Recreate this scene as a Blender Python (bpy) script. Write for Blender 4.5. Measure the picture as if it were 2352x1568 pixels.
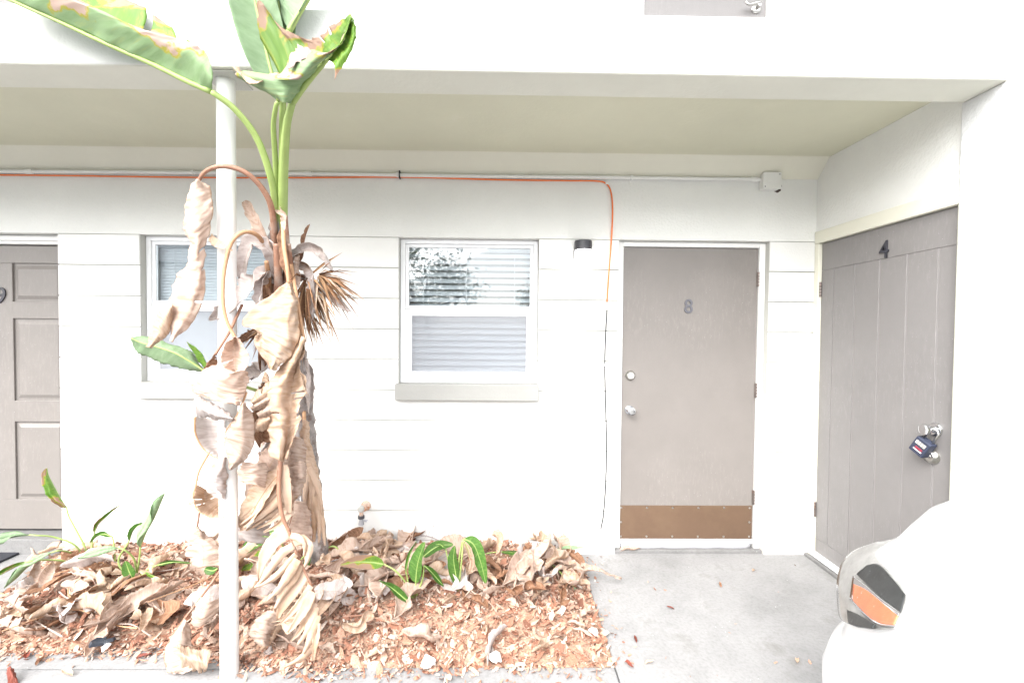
import bpy, bmesh, math, random
import numpy as np
from mathutils import Vector, Matrix, noise as mnoise

# ------------------------------------------------------------------ scene, camera, light
for o in list(bpy.data.objects): bpy.data.objects.remove(o)
sc = bpy.context.scene
col = sc.collection
R = math.radians

PITCH, YAW, ROLL, CAM_H, CAM_D, FPX = .0225, -.0136, .0083, 1.5033, 2.9106, 1000.0
_f = Vector((-math.sin(YAW)*math.cos(PITCH), math.cos(YAW)*math.cos(PITCH), -math.sin(PITCH)))
_r0 = Vector((math.cos(YAW), math.sin(YAW), 0)); _u0 = _r0.cross(_f)
_r = _r0*math.cos(ROLL) + _u0*math.sin(ROLL); _u = -_r0*math.sin(ROLL) + _u0*math.cos(ROLL)
CAM = Vector((0, -CAM_D, CAM_H))
cam_data = bpy.data.cameras.new('camera'); cam = bpy.data.objects.new('camera', cam_data); col.objects.link(cam)
cam_data.sensor_width = 36; cam_data.lens = 36*FPX/2352; cam_data.clip_start = .02; cam_data.clip_end = 600
M = Matrix((( _r.x, _u.x, -_f.x, CAM.x), (_r.y, _u.y, -_f.y, CAM.y), (_r.z, _u.z, -_f.z, CAM.z), (0, 0, 0, 1)))
cam.matrix_world = M
sc.camera = cam

SUN_EL, SUN_AZ = 44, 208          # azimuth: direction towards the sun, degrees clockwise from +Y
world = bpy.data.worlds.new('World'); sc.world = world; world.use_nodes = True
nt = world.node_tree; nt.nodes.clear()
sky = nt.nodes.new('ShaderNodeTexSky'); sky.sky_type = 'NISHITA'; sky.sun_disc = False
sky.sun_elevation = R(SUN_EL); sky.sun_rotation = R(SUN_AZ); sky.air_density = 1.0; sky.dust_density = 3.0; sky.ozone_density = 1.0
hs = nt.nodes.new('ShaderNodeHueSaturation'); hs.inputs['Saturation'].default_value = .22
bg = nt.nodes.new('ShaderNodeBackground'); bg.inputs['Strength'].default_value = .13
wo = nt.nodes.new('ShaderNodeOutputWorld')
nt.links.new(sky.outputs[0], hs.inputs['Color']); nt.links.new(hs.outputs[0], bg.inputs[0]); nt.links.new(bg.outputs[0], wo.inputs[0])
sun_d = bpy.data.lights.new('sun', 'SUN'); sun_d.energy = .9; sun_d.angle = R(80); sun_d.color = (1, .985, .96)
sun = bpy.data.objects.new('sun', sun_d); col.objects.link(sun)
az, el = R(SUN_AZ), R(SUN_EL)
to_sun = Vector((math.sin(az)*math.cos(el), math.cos(az)*math.cos(el), math.sin(el)))
sun.rotation_euler = to_sun.to_track_quat('Z', 'Y').to_euler(); sun.location = (-4, -8, 12)

vs = sc.view_settings; vs.view_transform = 'Standard'; vs.look = 'None'; vs.gamma = 1; vs.exposure = 2.5
vs.use_curve_mapping = False
sc.cycles.use_denoising = True
sc.cycles.max_bounces = 8; sc.cycles.diffuse_bounces = 5; sc.cycles.transparent_max_bounces = 16
sc.cycles.sample_clamp_indirect = 8

# ------------------------------------------------------------------ helpers
def ray(x, y): return _f + _r*((x-1176)/FPX) + _u*((784-y)/FPX)
def at(x, y, Y=0.0):
    v = ray(x, y); return CAM + v*((Y-CAM.y)/v.y)
def atz(x, y, Z=0.0):
    v = ray(x, y); return CAM + v*((Z-CAM.z)/v.z)
def pxm(Y): return FPX/(CAM_D+Y)          # pixels per metre at depth Y

def tag(o, label=None, cat=None, group=None, kind=None):
    if label: o['label'] = label
    if cat: o['category'] = cat
    if group: o['group'] = group
    if kind: o['kind'] = kind
    return o
def empty(name, loc=(0, 0, 0), parent=None):
    o = bpy.data.objects.new(name, None); col.objects.link(o); o.location = loc; o.empty_display_size = .1
    if parent: o.parent = parent
    return o
def link_mesh(name, me, mat=None, parent=None):
    o = bpy.data.objects.new(name, me); col.objects.link(o)
    if mat is not None and len(me.materials) == 0:
        for m in (mat if isinstance(mat, (list, tuple)) else [mat]): me.materials.append(m)
    if parent: o.parent = parent
    return o

class MB:
    def __init__(s): s.v = []; s.f = []; s.uv = None
    def add(s, vs_, fs_):
        n = len(s.v); s.v += [tuple(v) for v in vs_]; s.f += [tuple(i+n for i in f) for f in fs_]; return s
    def box(s, x0, x1, y0, y1, z0, z1):
        return s.add([(x0,y0,z0),(x1,y0,z0),(x1,y1,z0),(x0,y1,z0),(x0,y0,z1),(x1,y0,z1),(x1,y1,z1),(x0,y1,z1)],
                     [(0,3,2,1),(4,5,6,7),(0,1,5,4),(1,2,6,5),(2,3,7,6),(3,0,4,7)])
    def quad(s, a, b, c, d): return s.add([a, b, c, d], [(0,1,2,3)])
    def prism_x(s, pts, x0, x1):           # polygon in (y,z) swept along x
        n = len(pts)
        v = [(x0, p[0], p[1]) for p in pts] + [(x1, p[0], p[1]) for p in pts]
        f = [tuple(range(n)), tuple(range(2*n-1, n-1, -1))] + [(i, i+n, (i+1) % n + n, (i+1) % n) for i in range(n)]
        return s.add(v, f)
    def tube(s, pts, rad, seg=10, cap=True, flat=1.0):
        pts = [Vector(p) for p in pts]; n = len(pts)
        rads = [rad]*n if not isinstance(rad, (list, tuple)) else rad
        t = (pts[1]-pts[0]).normalized()
        a = Vector((0, 0, 1)) if abs(t.z) < .9 else Vector((1, 0, 0))
        nrm = (a - t*a.dot(t)).normalized(); vv = []
        for i, p in enumerate(pts):
            t = (pts[min(i+1, n-1)]-pts[max(i-1, 0)]).normalized()
            nrm = (nrm - t*nrm.dot(t)).normalized(); b = t.cross(nrm)
            for k in range(seg):
                an = 2*math.pi*k/seg
                vv.append(p + (nrm*math.cos(an)*flat + b*math.sin(an))*rads[i])
        ff = [(i*seg+k, i*seg+(k+1) % seg, (i+1)*seg+(k+1) % seg, (i+1)*seg+k) for i in range(n-1) for k in range(seg)]
        if cap: ff += [tuple(range(seg-1, -1, -1)), tuple((n-1)*seg+k for k in range(seg))]
        return s.add(vv, ff)
    def lathe(s, prof, origin, axis=(0, -1, 0), seg=24):      # prof: (radius, distance along axis)
        ax = Vector(axis).normalized(); a = Vector((0, 0, 1)) if abs(ax.z) < .9 else Vector((1, 0, 0))
        u = (a-ax*a.dot(ax)).normalized(); w = ax.cross(u); o = Vector(origin); vv = []
        for r_, h in prof:
            for k in range(seg):
                an = 2*math.pi*k/seg; vv.append(o + ax*h + (u*math.cos(an)+w*math.sin(an))*r_)
        n = len(prof)
        ff = [(i*seg+k, i*seg+(k+1) % seg, (i+1)*seg+(k+1) % seg, (i+1)*seg+k) for i in range(n-1) for k in range(seg)]
        ff += [tuple(range(seg-1, -1, -1)), tuple((n-1)*seg+k for k in range(seg))]
        return s.add(vv, ff)
    def build(s, name, mat, parent=None, smooth=False, bevel=0, seg=2, fix=True):
        me = bpy.data.meshes.new(name); me.from_pydata([tuple(v) for v in s.v], [], s.f); me.validate()
        if fix:
            bm = bmesh.new(); bm.from_mesh(me); bmesh.ops.recalc_face_normals(bm, faces=bm.faces); bm.to_mesh(me); bm.free()
        o = link_mesh(name, me, mat, parent)
        if bevel:
            m = o.modifiers.new('bevel', 'BEVEL'); m.width = bevel; m.segments = seg; m.limit_method = 'ANGLE'; m.angle_limit = R(35)
            m.harden_normals = False
        if smooth:
            for p in me.polygons: p.use_smooth = True
            if smooth != 'all':
                try: me.set_sharp_from_angle(angle=R(40))
                except Exception: pass
        return o

def text_mesh(name, ch, size, depth, mat, loc, rot, parent, sx=1.0):
    cu = bpy.data.curves.new(name+'_src', 'FONT'); cu.body = ch; cu.size = size; cu.extrude = depth; cu.align_x = 'CENTER'; cu.align_y = 'CENTER'
    cu.bevel_depth = .0005; cu.offset = .0008
    tmp = bpy.data.objects.new(name+'_src', cu); col.objects.link(tmp)
    bpy.context.view_layer.update()
    me = bpy.data.meshes.new_from_object(tmp.evaluated_get(bpy.context.evaluated_depsgraph_get()))
    bpy.data.objects.remove(tmp)
    me.name = name; me.materials.clear()
    o = link_mesh(name, me, mat, parent); o.location = loc; o.rotation_euler = rot; o.scale = (sx, 1, 1)
    return o

# ------------------------------------------------------------------ materials
def nodes_of(m):
    m.use_nodes = True; t = m.node_tree; t.nodes.clear()
    out = t.nodes.new('ShaderNodeOutputMaterial'); return t, out
def N(t, kind, **kw):
    n = t.nodes.new(kind)
    for k, v in kw.items():
        if k in n.inputs: n.inputs[k].default_value = v
        else: setattr(n, k, v)
    return n
def ramp(t, stops, interp='LINEAR'):
    n = t.nodes.new('ShaderNodeValToRGB'); cr = n.color_ramp; cr.interpolation = interp
    while len(cr.elements) < len(stops): cr.elements.new(.5)
    for e, (p, c) in zip(cr.elements, stops): e.position = p; e.color = (*c, 1) if len(c) == 3 else c
    return n
def paint(name, c, rough=.6, vary=.06, scale=6., bump=.0, bscale=120., metal=0., spec=.4, dirt=None, dscale=3., dlo=.55, dhi=.75, coat=0.):
    m = bpy.data.materials.new(name); t, out = nodes_of(m)
    p = N(t, 'ShaderNodeBsdfPrincipled', Roughness=rough, Metallic=metal)
    p.inputs['Specular IOR Level'].default_value = spec
    if coat: p.inputs['Coat Weight'].default_value = coat; p.inputs['Coat Roughness'].default_value = .05
    tc = N(t, 'ShaderNodeTexCoord')
    nz = N(t, 'ShaderNodeTexNoise', Scale=scale, Detail=6., Roughness=.65); t.links.new(tc.outputs['Object'], nz.inputs['Vector'])
    c = tuple(c)
    rp = ramp(t, [(.3, tuple(x*(1-vary) for x in c)), (.7, tuple(min(1, x*(1+vary)) for x in c))])
    t.links.new(nz.outputs['Fac'], rp.inputs[0]); last = rp.outputs[0]
    if dirt:
        n2 = N(t, 'ShaderNodeTexNoise', Scale=dscale, Detail=8., Roughness=.7); t.links.new(tc.outputs['Object'], n2.inputs['Vector'])
        mr = N(t, 'ShaderNodeMapRange'); mr.inputs[1].default_value = dlo; mr.inputs[2].default_value = dhi; t.links.new(n2.outputs['Fac'], mr.inputs[0])
        mx = N(t, 'ShaderNodeMixRGB'); t.links.new(mr.outputs[0], mx.inputs[0]); t.links.new(last, mx.inputs[1]); mx.inputs[2].default_value = (*dirt, 1); last = mx.outputs[0]
    t.links.new(last, p.inputs['Base Color'])
    if bump:
        n3 = N(t, 'ShaderNodeTexNoise', Scale=bscale, Detail=4., Roughness=.6); t.links.new(tc.outputs['Object'], n3.inputs['Vector'])
        b = N(t, 'ShaderNodeBump', Strength=bump, Distance=.004); t.links.new(n3.outputs['Fac'], b.inputs['Height']); t.links.new(b.outputs[0], p.inputs['Normal'])
    t.links.new(p.outputs[0], out.inputs[0]); return m

def doorpaint(name, c, rough=.42):
    m = paint(name, c, rough, .06, 3., .25, 200.); t = m.node_tree
    p = next(n for n in t.nodes if n.type == 'BSDF_PRINCIPLED'); src = p.inputs['Base Color'].links[0].from_socket
    tc = N(t, 'ShaderNodeTexCoord')
    mp = N(t, 'ShaderNodeMapping'); mp.inputs['Scale'].default_value = (70, 70, 17); mp.inputs['Rotation'].default_value = (.25, .25, 0); t.links.new(tc.outputs['Object'], mp.inputs[0])
    n1 = N(t, 'ShaderNodeTexNoise', Scale=1., Detail=5., Roughness=.7); t.links.new(mp.outputs[0], n1.inputs['Vector'])
    n2 = N(t, 'ShaderNodeTexNoise', Scale=1.6, Detail=3.); t.links.new(tc.outputs['Object'], n2.inputs['Vector'])
    r1 = N(t, 'ShaderNodeMapRange'); r1.inputs[1].default_value = .5; r1.inputs[2].default_value = .78; t.links.new(n1.outputs['Fac'], r1.inputs[0])
    r2 = N(t, 'ShaderNodeMapRange'); r2.inputs[1].default_value = .42; r2.inputs[2].default_value = .6; t.links.new(n2.outputs['Fac'], r2.inputs[0])
    mu = N(t, 'ShaderNodeMath', operation='MULTIPLY'); t.links.new(r1.outputs[0], mu.inputs[0]); t.links.new(r2.outputs[0], mu.inputs[1])
    mx = N(t, 'ShaderNodeMixRGB'); t.links.new(mu.outputs[0], mx.inputs[0]); t.links.new(src, mx.inputs[1]); mx.inputs[2].default_value = (*[min(1, x*1.22) for x in c], 1)
    vo = N(t, 'ShaderNodeTexVoronoi', Scale=42.); t.links.new(tc.outputs['Object'], vo.inputs['Vector'])
    r3 = N(t, 'ShaderNodeMapRange'); r3.inputs[1].default_value = .085; r3.inputs[2].default_value = .055; t.links.new(vo.outputs['Distance'], r3.inputs[0])
    mu2 = N(t, 'ShaderNodeMath', operation='MULTIPLY'); t.links.new(r3.outputs[0], mu2.inputs[0]); t.links.new(r2.outputs[0], mu2.inputs[1])
    mx2 = N(t, 'ShaderNodeMixRGB'); t.links.new(mu2.outputs[0], mx2.inputs[0]); t.links.new(mx.outputs[0], mx2.inputs[1]); mx2.inputs[2].default_value = (.36, .35, .35, 1)
    t.links.new(mx2.outputs[0], p.inputs['Base Color']); return m

def leafmat(name, stops, vein=(1, 1, 1), trans=.28, rough=.5, brown=None, blo=.62, uscale=26., rnd=.25, spec=.3, spots=None):
    """leaf surface: parallel veins run from midrib (v=0) to the margin; UV u = along, v = 0 midrib .. 1 margin"""
    m = bpy.data.materials.new(name); t, out = nodes_of(m)
    uv = N(t, 'ShaderNodeUVMap'); sep = N(t, 'ShaderNodeSeparateXYZ'); t.links.new(uv.outputs[0], sep.inputs[0])
    mp = N(t, 'ShaderNodeMapping'); mp.inputs['Scale'].default_value = (uscale, 1.6, 1); t.links.new(uv.outputs[0], mp.inputs[0])
    oi = N(t, 'ShaderNodeObjectInfo'); cmb = N(t, 'ShaderNodeCombineXYZ')
    ml = N(t, 'ShaderNodeMath', operation='MULTIPLY'); ml.inputs[1].default_value = 37.; t.links.new(oi.outputs['Random'], ml.inputs[0])
    t.links.new(ml.outputs[0], cmb.inputs[2]); va = N(t, 'ShaderNodeVectorMath', operation='ADD'); t.links.new(mp.outputs[0], va.inputs[0]); t.links.new(cmb.outputs[0], va.inputs[1])
    nz = N(t, 'ShaderNodeTexNoise', Scale=1., Detail=5., Roughness=.6); t.links.new(va.outputs[0], nz.inputs['Vector'])
    rp = ramp(t, stops); t.links.new(nz.outputs['Fac'], rp.inputs[0]); last = rp.outputs[0]
    tc = N(t, 'ShaderNodeTexCoord'); n2 = N(t, 'ShaderNodeTexNoise', Scale=6., Detail=5., Roughness=.5)
    va2 = N(t, 'ShaderNodeVectorMath', operation='ADD'); t.links.new(tc.outputs['Object'], va2.inputs[0]); t.links.new(cmb.outputs[0], va2.inputs[1]); t.links.new(va2.outputs[0], n2.inputs['Vector'])
    if brown:
        ad = N(t, 'ShaderNodeMath', operation='MULTIPLY_ADD'); t.links.new(sep.outputs[1], ad.inputs[0]); ad.inputs[1].default_value = .16; t.links.new(n2.outputs['Fac'], ad.inputs[2])
        mr = N(t, 'ShaderNodeMapRange'); mr.inputs[1].default_value = blo; mr.inputs[2].default_value = blo+.02; t.links.new(ad.outputs[0], mr.inputs[0])
        mr0 = N(t, 'ShaderNodeMapRange'); mr0.inputs[1].default_value = blo-.03; mr0.inputs[2].default_value = blo; t.links.new(ad.outputs[0], mr0.inputs[0])
        mx0 = N(t, 'ShaderNodeMixRGB'); t.links.new(mr0.outputs[0], mx0.inputs[0]); t.links.new(last, mx0.inputs[1]); mx0.inputs[2].default_value = (.42, .38, .05, 1)
        mx = N(t, 'ShaderNodeMixRGB'); t.links.new(mr.outputs[0], mx.inputs[0]); t.links.new(mx0.outputs[0], mx.inputs[1]); mx.inputs[2].default_value = (*brown, 1); last = mx.outputs[0]
    if spots:
        mr = N(t, 'ShaderNodeMapRange'); mr.inputs[1].default_value = .58; mr.inputs[2].default_value = .72; t.links.new(n2.outputs['Fac'], mr.inputs[0])
        mx = N(t, 'ShaderNodeMixRGB'); t.links.new(mr.outputs[0], mx.inputs[0]); t.links.new(last, mx.inputs[1]); mx.inputs[2].default_value = (*spots, 1); last = mx.outputs[0]
    # pale midrib
    mv = N(t, 'ShaderNodeMapRange'); mv.inputs[1].default_value = .0; mv.inputs[2].default_value = .06; mv.inputs[3].default_value = .55; mv.inputs[4].default_value = 0.
    t.links.new(sep.outputs[1], mv.inputs[0])
    mx = N(t, 'ShaderNodeMixRGB'); t.links.new(mv.outputs[0], mx.inputs[0]); t.links.new(last, mx.inputs[1]); mx.inputs[2].default_value = (*vein, 1); last = mx.outputs[0]
    hs_ = N(t, 'ShaderNodeHueSaturation'); mr = N(t, 'ShaderNodeMapRange'); mr.inputs[3].default_value = 1-rnd; mr.inputs[4].default_value = 1+rnd
    t.links.new(oi.outputs['Random'], mr.inputs[0]); t.links.new(mr.outputs[0], hs_.inputs['Value']); t.links.new(last, hs_.inputs['Color']); last = hs_.outputs[0]
    p = N(t, 'ShaderNodeBsdfPrincipled', Roughness=rough); p.inputs['Specular IOR Level'].default_value = spec
    t.links.new(last, p.inputs['Base Color'])
    tr = N(t, 'ShaderNodeBsdfTranslucent'); t.links.new(last, tr.inputs[0])
    n4 = N(t, 'ShaderNodeTexWave', Scale=2.2, Distortion=.6, Detail=1.); t.links.new(mp.outputs[0], n4.inputs['Vector'])
    b = N(t, 'ShaderNodeBump', Strength=.25, Distance=.0012); t.links.new(n4.outputs['Fac'], b.inputs['Height']); t.links.new(b.outputs[0], p.inputs['Normal'])
    ms = N(t, 'ShaderNodeMixShader'); ms.inputs[0].default_value = trans
    t.links.new(p.outputs[0], ms.inputs[1]); t.links.new(tr.outputs[0], ms.inputs[2]); t.links.new(ms.outputs[0], out.inputs[0]); return m

def islandmat(name, stops, rough=.8, trans=.0):
    m = bpy.data.materials.new(name); t, out = nodes_of(m)
    g = N(t, 'ShaderNodeNewGeometry'); rp = ramp(t, stops); t.links.new(g.outputs['Random Per Island'], rp.inputs[0])
    p = N(t, 'ShaderNodeBsdfPrincipled', Roughness=rough); p.inputs['Specular IOR Level'].default_value = .2
    tc = N(t, 'ShaderNodeTexCoord'); nz = N(t, 'ShaderNodeTexNoise', Scale=160., Detail=3.); t.links.new(tc.outputs['Object'], nz.inputs['Vector'])
    mr = N(t, 'ShaderNodeMapRange'); mr.inputs[1].default_value = .3; mr.inputs[2].default_value = .7; mr.inputs[3].default_value = .7; mr.inputs[4].default_value = 1.2; t.links.new(nz.outputs['Fac'], mr.inputs[0])
    h = N(t, 'ShaderNodeHueSaturation'); t.links.new(mr.outputs[0], h.inputs['Value']); t.links.new(rp.outputs[0], h.inputs['Color']); t.links.new(h.outputs[0], p.inputs['Base Color'])
    t.links.new(p.outputs[0], out.inputs[0]); return m

def concrete(name, c, stain=(.2, .19, .18)):
    m = bpy.data.materials.new(name); t, out = nodes_of(m); tc = N(t, 'ShaderNodeTexCoord')
    p = N(t, 'ShaderNodeBsdfPrincipled', Roughness=.85); p.inputs['Specular IOR Level'].default_value = .25
    def nz(s, d=8., r_=.65):
        n = N(t, 'ShaderNodeTexNoise', Scale=s, Detail=d, Roughness=r_); t.links.new(tc.outputs['Object'], n.inputs['Vector']); return n
    a = nz(2.2); r1 = ramp(t, [(.32, tuple(x*.80 for x in c)), (.5, c), (.72, tuple(min(1, x*1.18) for x in c))]); t.links.new(a.outputs['Fac'], r1.inputs[0])
    b = nz(70., 4.); r2 = ramp(t, [(.3, (.78, .78, .78)), (.55, (1, 1, 1)), (.75, (1.0, 1.0, 1.0))]); t.links.new(b.outputs['Fac'], r2.inputs[0])
    mu = N(t, 'ShaderNodeMixRGB', blend_type='MULTIPLY'); mu.inputs[0].default_value = .8; t.links.new(r1.outputs[0], mu.inputs[1]); t.links.new(r2.outputs[0], mu.inputs[2])
    s = nz(4.3, 9., .72); mr = N(t, 'ShaderNodeMapRange'); mr.inputs[1].default_value = .55; mr.inputs[2].default_value = .68; mr.inputs[4].default_value = .6; t.links.new(s.outputs['Fac'], mr.inputs[0])
    mx = N(t, 'ShaderNodeMixRGB'); t.links.new(mr.outputs[0], mx.inputs[0]); t.links.new(mu.outputs[0], mx.inputs[1]); mx.inputs[2].default_value = (*stain, 1)
    w = N(t, 'ShaderNodeTexVoronoi', Scale=38.); t.links.new(tc.outputs['Object'], w.inputs['Vector'])
    mw = N(t, 'ShaderNodeMapRange'); mw.inputs[1].default_value = .10; mw.inputs[2].default_value = .07; t.links.new(w.outputs['Distance'], mw.inputs[0])
    wn = nz(5., 3.); mw2 = N(t, 'ShaderNodeMapRange'); mw2.inputs[1].default_value = .56; mw2.inputs[2].default_value = .62; t.links.new(wn.outputs['Fac'], mw2.inputs[0])
    mm = N(t, 'ShaderNodeMath', operation='MULTIPLY'); t.links.new(mw.outputs[0], mm.inputs[0]); t.links.new(mw2.outputs[0], mm.inputs[1])
    mx2 = N(t, 'ShaderNodeMixRGB'); t.links.new(mm.outputs[0], mx2.inputs[0]); t.links.new(mx.outputs[0], mx2.inputs[1]); mx2.inputs[2].default_value = (.6, .6, .58, 1)
    t.links.new(mx2.outputs[0], p.inputs['Base Color'])
    bb = N(t, 'ShaderNodeBump', Strength=.35, Distance=.004); t.links.new(b.outputs['Fac'], bb.inputs['Height']); t.links.new(bb.outputs[0], p.inputs['Normal'])
    t.links.new(p.outputs[0], out.inputs[0]); return m

def glassmat(name, tint=(.9, .95, .97), refl=1.0):
    m = bpy.data.materials.new(name); t, out = nodes_of(m)
    tr = N(t, 'ShaderNodeBsdfTransparent', Color=(*tint, 1)); gl = N(t, 'ShaderNodeBsdfGlossy', Roughness=.0); gl.inputs['Color'].default_value = (1, 1, 1, 1)
    fr = N(t, 'ShaderNodeFresnel', IOR=1.52); mu = N(t, 'ShaderNodeMath', operation='MULTIPLY'); mu.inputs[1].default_value = refl; t.links.new(fr.outputs[0], mu.inputs[0])
    ms = N(t, 'ShaderNodeMixShader'); t.links.new(mu.outputs[0], ms.inputs[0]); t.links.new(tr.outputs[0], ms.inputs[1]); t.links.new(gl.outputs[0], ms.inputs[2]); t.links.new(ms.outputs[0], out.inputs[0]); return m
def screenmat(name, c, alpha):
    m = bpy.data.materials.new(name); t, out = nodes_of(m)
    tr = N(t, 'ShaderNodeBsdfTransparent'); d = N(t, 'ShaderNodeBsdfDiffuse', Color=(*c, 1))
    ms = N(t, 'ShaderNodeMixShader'); ms.inputs[0].default_value = alpha; t.links.new(tr.outputs[0], ms.inputs[1]); t.links.new(d.outputs[0], ms.inputs[2]); t.links.new(ms.outputs[0], out.inputs[0]); return m
def glowmat(name, c, s):
    m = bpy.data.materials.new(name); t, out = nodes_of(m); e = N(t, 'ShaderNodeEmission', Color=(*c, 1), Strength=s); t.links.new(e.outputs[0], out.inputs[0]); return m

MAT = dict(
    wall=paint('white_masonry_paint', (.70, .70, .68), .75, .03, 3., .55, 90., dirt=(.52, .51, .48), dscale=1.7, dlo=.66, dhi=.95),
    stucco=paint('white_stucco_paint', (.71, .715, .69), .8, .035, 2.5, .9, 60., dirt=(.45, .43, .40), dscale=5., dlo=.68, dhi=.9),
    cream=paint('cream_soffit_paint', (.555, .55, .43), .7, .04, 2., .35, 45., dirt=(.62, .60, .52), dscale=4., dlo=.62, dhi=.85),
    sillp=paint('sill_paint', (.47, .47, .44), .7, .04, 5., .4, 80.),
    trim=paint('white_trim', (.74, .74, .72), .45, .02, 8., .1, 60., dirt=(.4, .33, .28), dscale=6., dlo=.7, dhi=.85),
    alum=paint('white_window_metal', (.76, .77, .78), .4, .02, 8.),
    door=doorpaint('taupe_door_paint', (.195, .178, .165)),
    door_grey=doorpaint('grey_plank_door_paint', (.21, .2, .196), .4),
    brown=paint('brown_kick_plate', (.12, .075, .048), .45, .09, 4., .1, 90., dirt=(.15, .1, .062), dscale=3., dlo=.5, dhi=.8),
    steel=paint('satin_steel', (.62, .61, .58), .28, .04, 20., 0, metal=1.),
    chrome=paint('chrome', (.75, .76, .78), .12, .02, 10., 0, metal=1.),
    dark=paint('dark_metal', (.05, .05, .058), .4, .1, 20.),
    numb=paint('number_bronze', (.115, .115, .13), .4, .15, 60.),
    hinge=paint('hinge_metal', (.2, .17, .155), .4, .2, 40., metal=.6, dirt=(.25, .1, .06), dscale=30.),
    rubber=paint('grey_vinyl', (.36, .36, .38), .6, .05, 15.),
    concrete=concrete('walkway_concrete', (.26, .258, .257), (.17, .163, .155)),
    step=concrete('step_concrete', (.19, .188, .185), (.12, .115, .11)),
    asphalt=paint('asphalt', (.15, .15, .155), .9, .35, 90., .8, 120., dirt=(.3, .3, .3), dscale=130., dlo=.6, dhi=.66),
    soil=paint('mulch_soil', (.29, .185, .135), .95, .4, 60., .9, 90., dirt=(.42, .28, .19), dscale=70., dlo=.45, dhi=.6),
    orange=paint('orange_sheath', (.78, .20, .055), .5, .04, 10.),
    black=paint('black_sheath', (.02, .02, .024), .5, .1, 10.),
    mat=paint('black_rubber_mat', (.03, .032, .04), .8, .2, 60., .6, 200.),
    carwhite=paint('white_car_paint', (.80, .80, .80), .25, .01, 2., 0, coat=.6),
    blackplastic=paint('black_plastic', (.028, .03, .03), .35, .3, 30., .2, 60., dirt=(.2, .2, .2), dscale=60., dlo=.62, dhi=.75),
    lens=paint('clear_lens', (.27, .27, .26), .22, .25, 14., .2, 40., dirt=(.3, .3, .29), dscale=30., dlo=.55, dhi=.7, coat=.8),
    amber=paint('amber_reflector', (.62, .15, .06), .25, .12, 30., .4, 300., dirt=(.7, .4, .3), dscale=60., dlo=.62, dhi=.7, coat=.8),
    tyre=paint('tyre_rubber', (.025, .025, .025), .8, .2, 30.),
    carglass=paint('car_glass', (.015, .018, .02), .06, .1, 4.),
    glass=glassmat('window_glass', (.93, .96, .97), 1.5),
    screen=screenmat('insect_screen', (.47, .485, .52), .45),
    slat=paint('white_blind', (.72, .73, .75), .5, .02, 8.),
    room=paint('interior_paint', (.35, .35, .35), .9),
    lampglow=glowmat('lamp_glow', (1, .97, .9), 7.),
    padlock=paint('padlock_shell', (.035, .042, .07), .45, .15, 30.),
    red=paint('red_print', (.26, .03, .05), .5), white=paint('white_print', (.8, .8, .8), .5), dial=paint('dial_metal', (.6, .57, .5), .4, .3, 120.),
    hole=paint('bare_block_hole', (.10, .075, .065), .9, .5, 40., .6, 60., dirt=(.03, .03, .03), dscale=25., dlo=.45, dhi=.55),
    rust=paint('corroded_brass', (.55, .42, .34), .6, .3, 60., .5, 90., dirt=(.5, .23, .12), dscale=50., dlo=.5, dhi=.6),
    trunk=paint('trunk_bark', (.30, .275, .265), .9, .35, 25., 1., 50., dirt=(.14, .09, .07), dscale=14., dlo=.5, dhi=.64),
    petiole_g=paint('green_petiole', (.29, .38, .12), .45, .12, 12., .1, 60.),
    petiole_d=paint('dry_petiole', (.30, .155, .10), .6, .25, 18., .5, 60., dirt=(.36, .27, .22), dscale=9., dlo=.5, dhi=.62),
    petiole_t=paint('tan_petiole', (.43, .25, .14), .6, .2, 18., .4, 60.),
    chalk=paint('white_chip', (.78, .78, .76), .8, .05, 20., .4, 60.),
    trashblack=paint('black_film', (.03, .035, .045), .35, .3, 25., .5, 40., dirt=(.5, .5, .5), dscale=22., dlo=.62, dhi=.66),
)
MAT['sillc'] = paint('sill_coating', (.31, .31, .292), .7, .05, 5., .4, 80.)
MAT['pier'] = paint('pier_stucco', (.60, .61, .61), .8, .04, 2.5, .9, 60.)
MAT['upper'] = paint('upper_wall_shaded_paint', (.50, .51, .52), .75, .03, 3., .5, 90.)  # wall colour darkened to stand in for shade under the roof
MAT['post'] = paint('post_paint', (.70, .70, .68), .55, .03, 3., .3, 70., dirt=(.22, .14, .11), dscale=17., dlo=.735, dhi=.75)
MAT['cove'] = paint('lightened_cream_paint', (.66, .65, .555), .7, .03, 2., .3, 45.)  # ceiling cream made lighter: brighter light on the cove put into the colour
MAT['beam'] = paint('pale_beam_paint', (.60, .60, .53), .7, .05, 2., .4, 45., dirt=(.68, .68, .62), dscale=3., dlo=.6, dhi=.8)
MAT['numd'] = paint('dark_number_metal', (.035, .035, .045), .35, .2, 60.)
MAT['groove'] = paint('lit_groove_paint', (.30, .285, .28), .5)  # paler door base, imitates light caught in the grooves between planks
MAT['green'] = leafmat('green_leaf', [(.3, (.055, .135, .028)), (.55, (.09, .20, .04)), (.75, (.17, .28, .065))], vein=(.24, .33, .12), trans=.3, rough=.35)
MAT['green_under'] = leafmat('green_leaf_underside', [(.3, (.24, .35, .19)), (.6, (.30, .42, .25)), (.8, (.38, .48, .30))], vein=(.34, .43, .2), trans=.35, rough=.5)
MAT['green_burnt'] = leafmat('green_leaf_burnt', [(.3, (.12, .25, .04)), (.55, (.18, .33, .05)), (.75, (.36, .40, .08))], vein=(.32, .40, .14), trans=.4, rough=.4, brown=(.42, .27, .19), blo=.66)
MAT['green_under_burnt'] = leafmat('green_underside_burnt', [(.3, (.24, .36, .17)), (.55, (.30, .42, .23)), (.75, (.42, .48, .2))], vein=(.34, .43, .18), trans=.35, rough=.5, brown=(.50, .38, .32), blo=.67)
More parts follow.
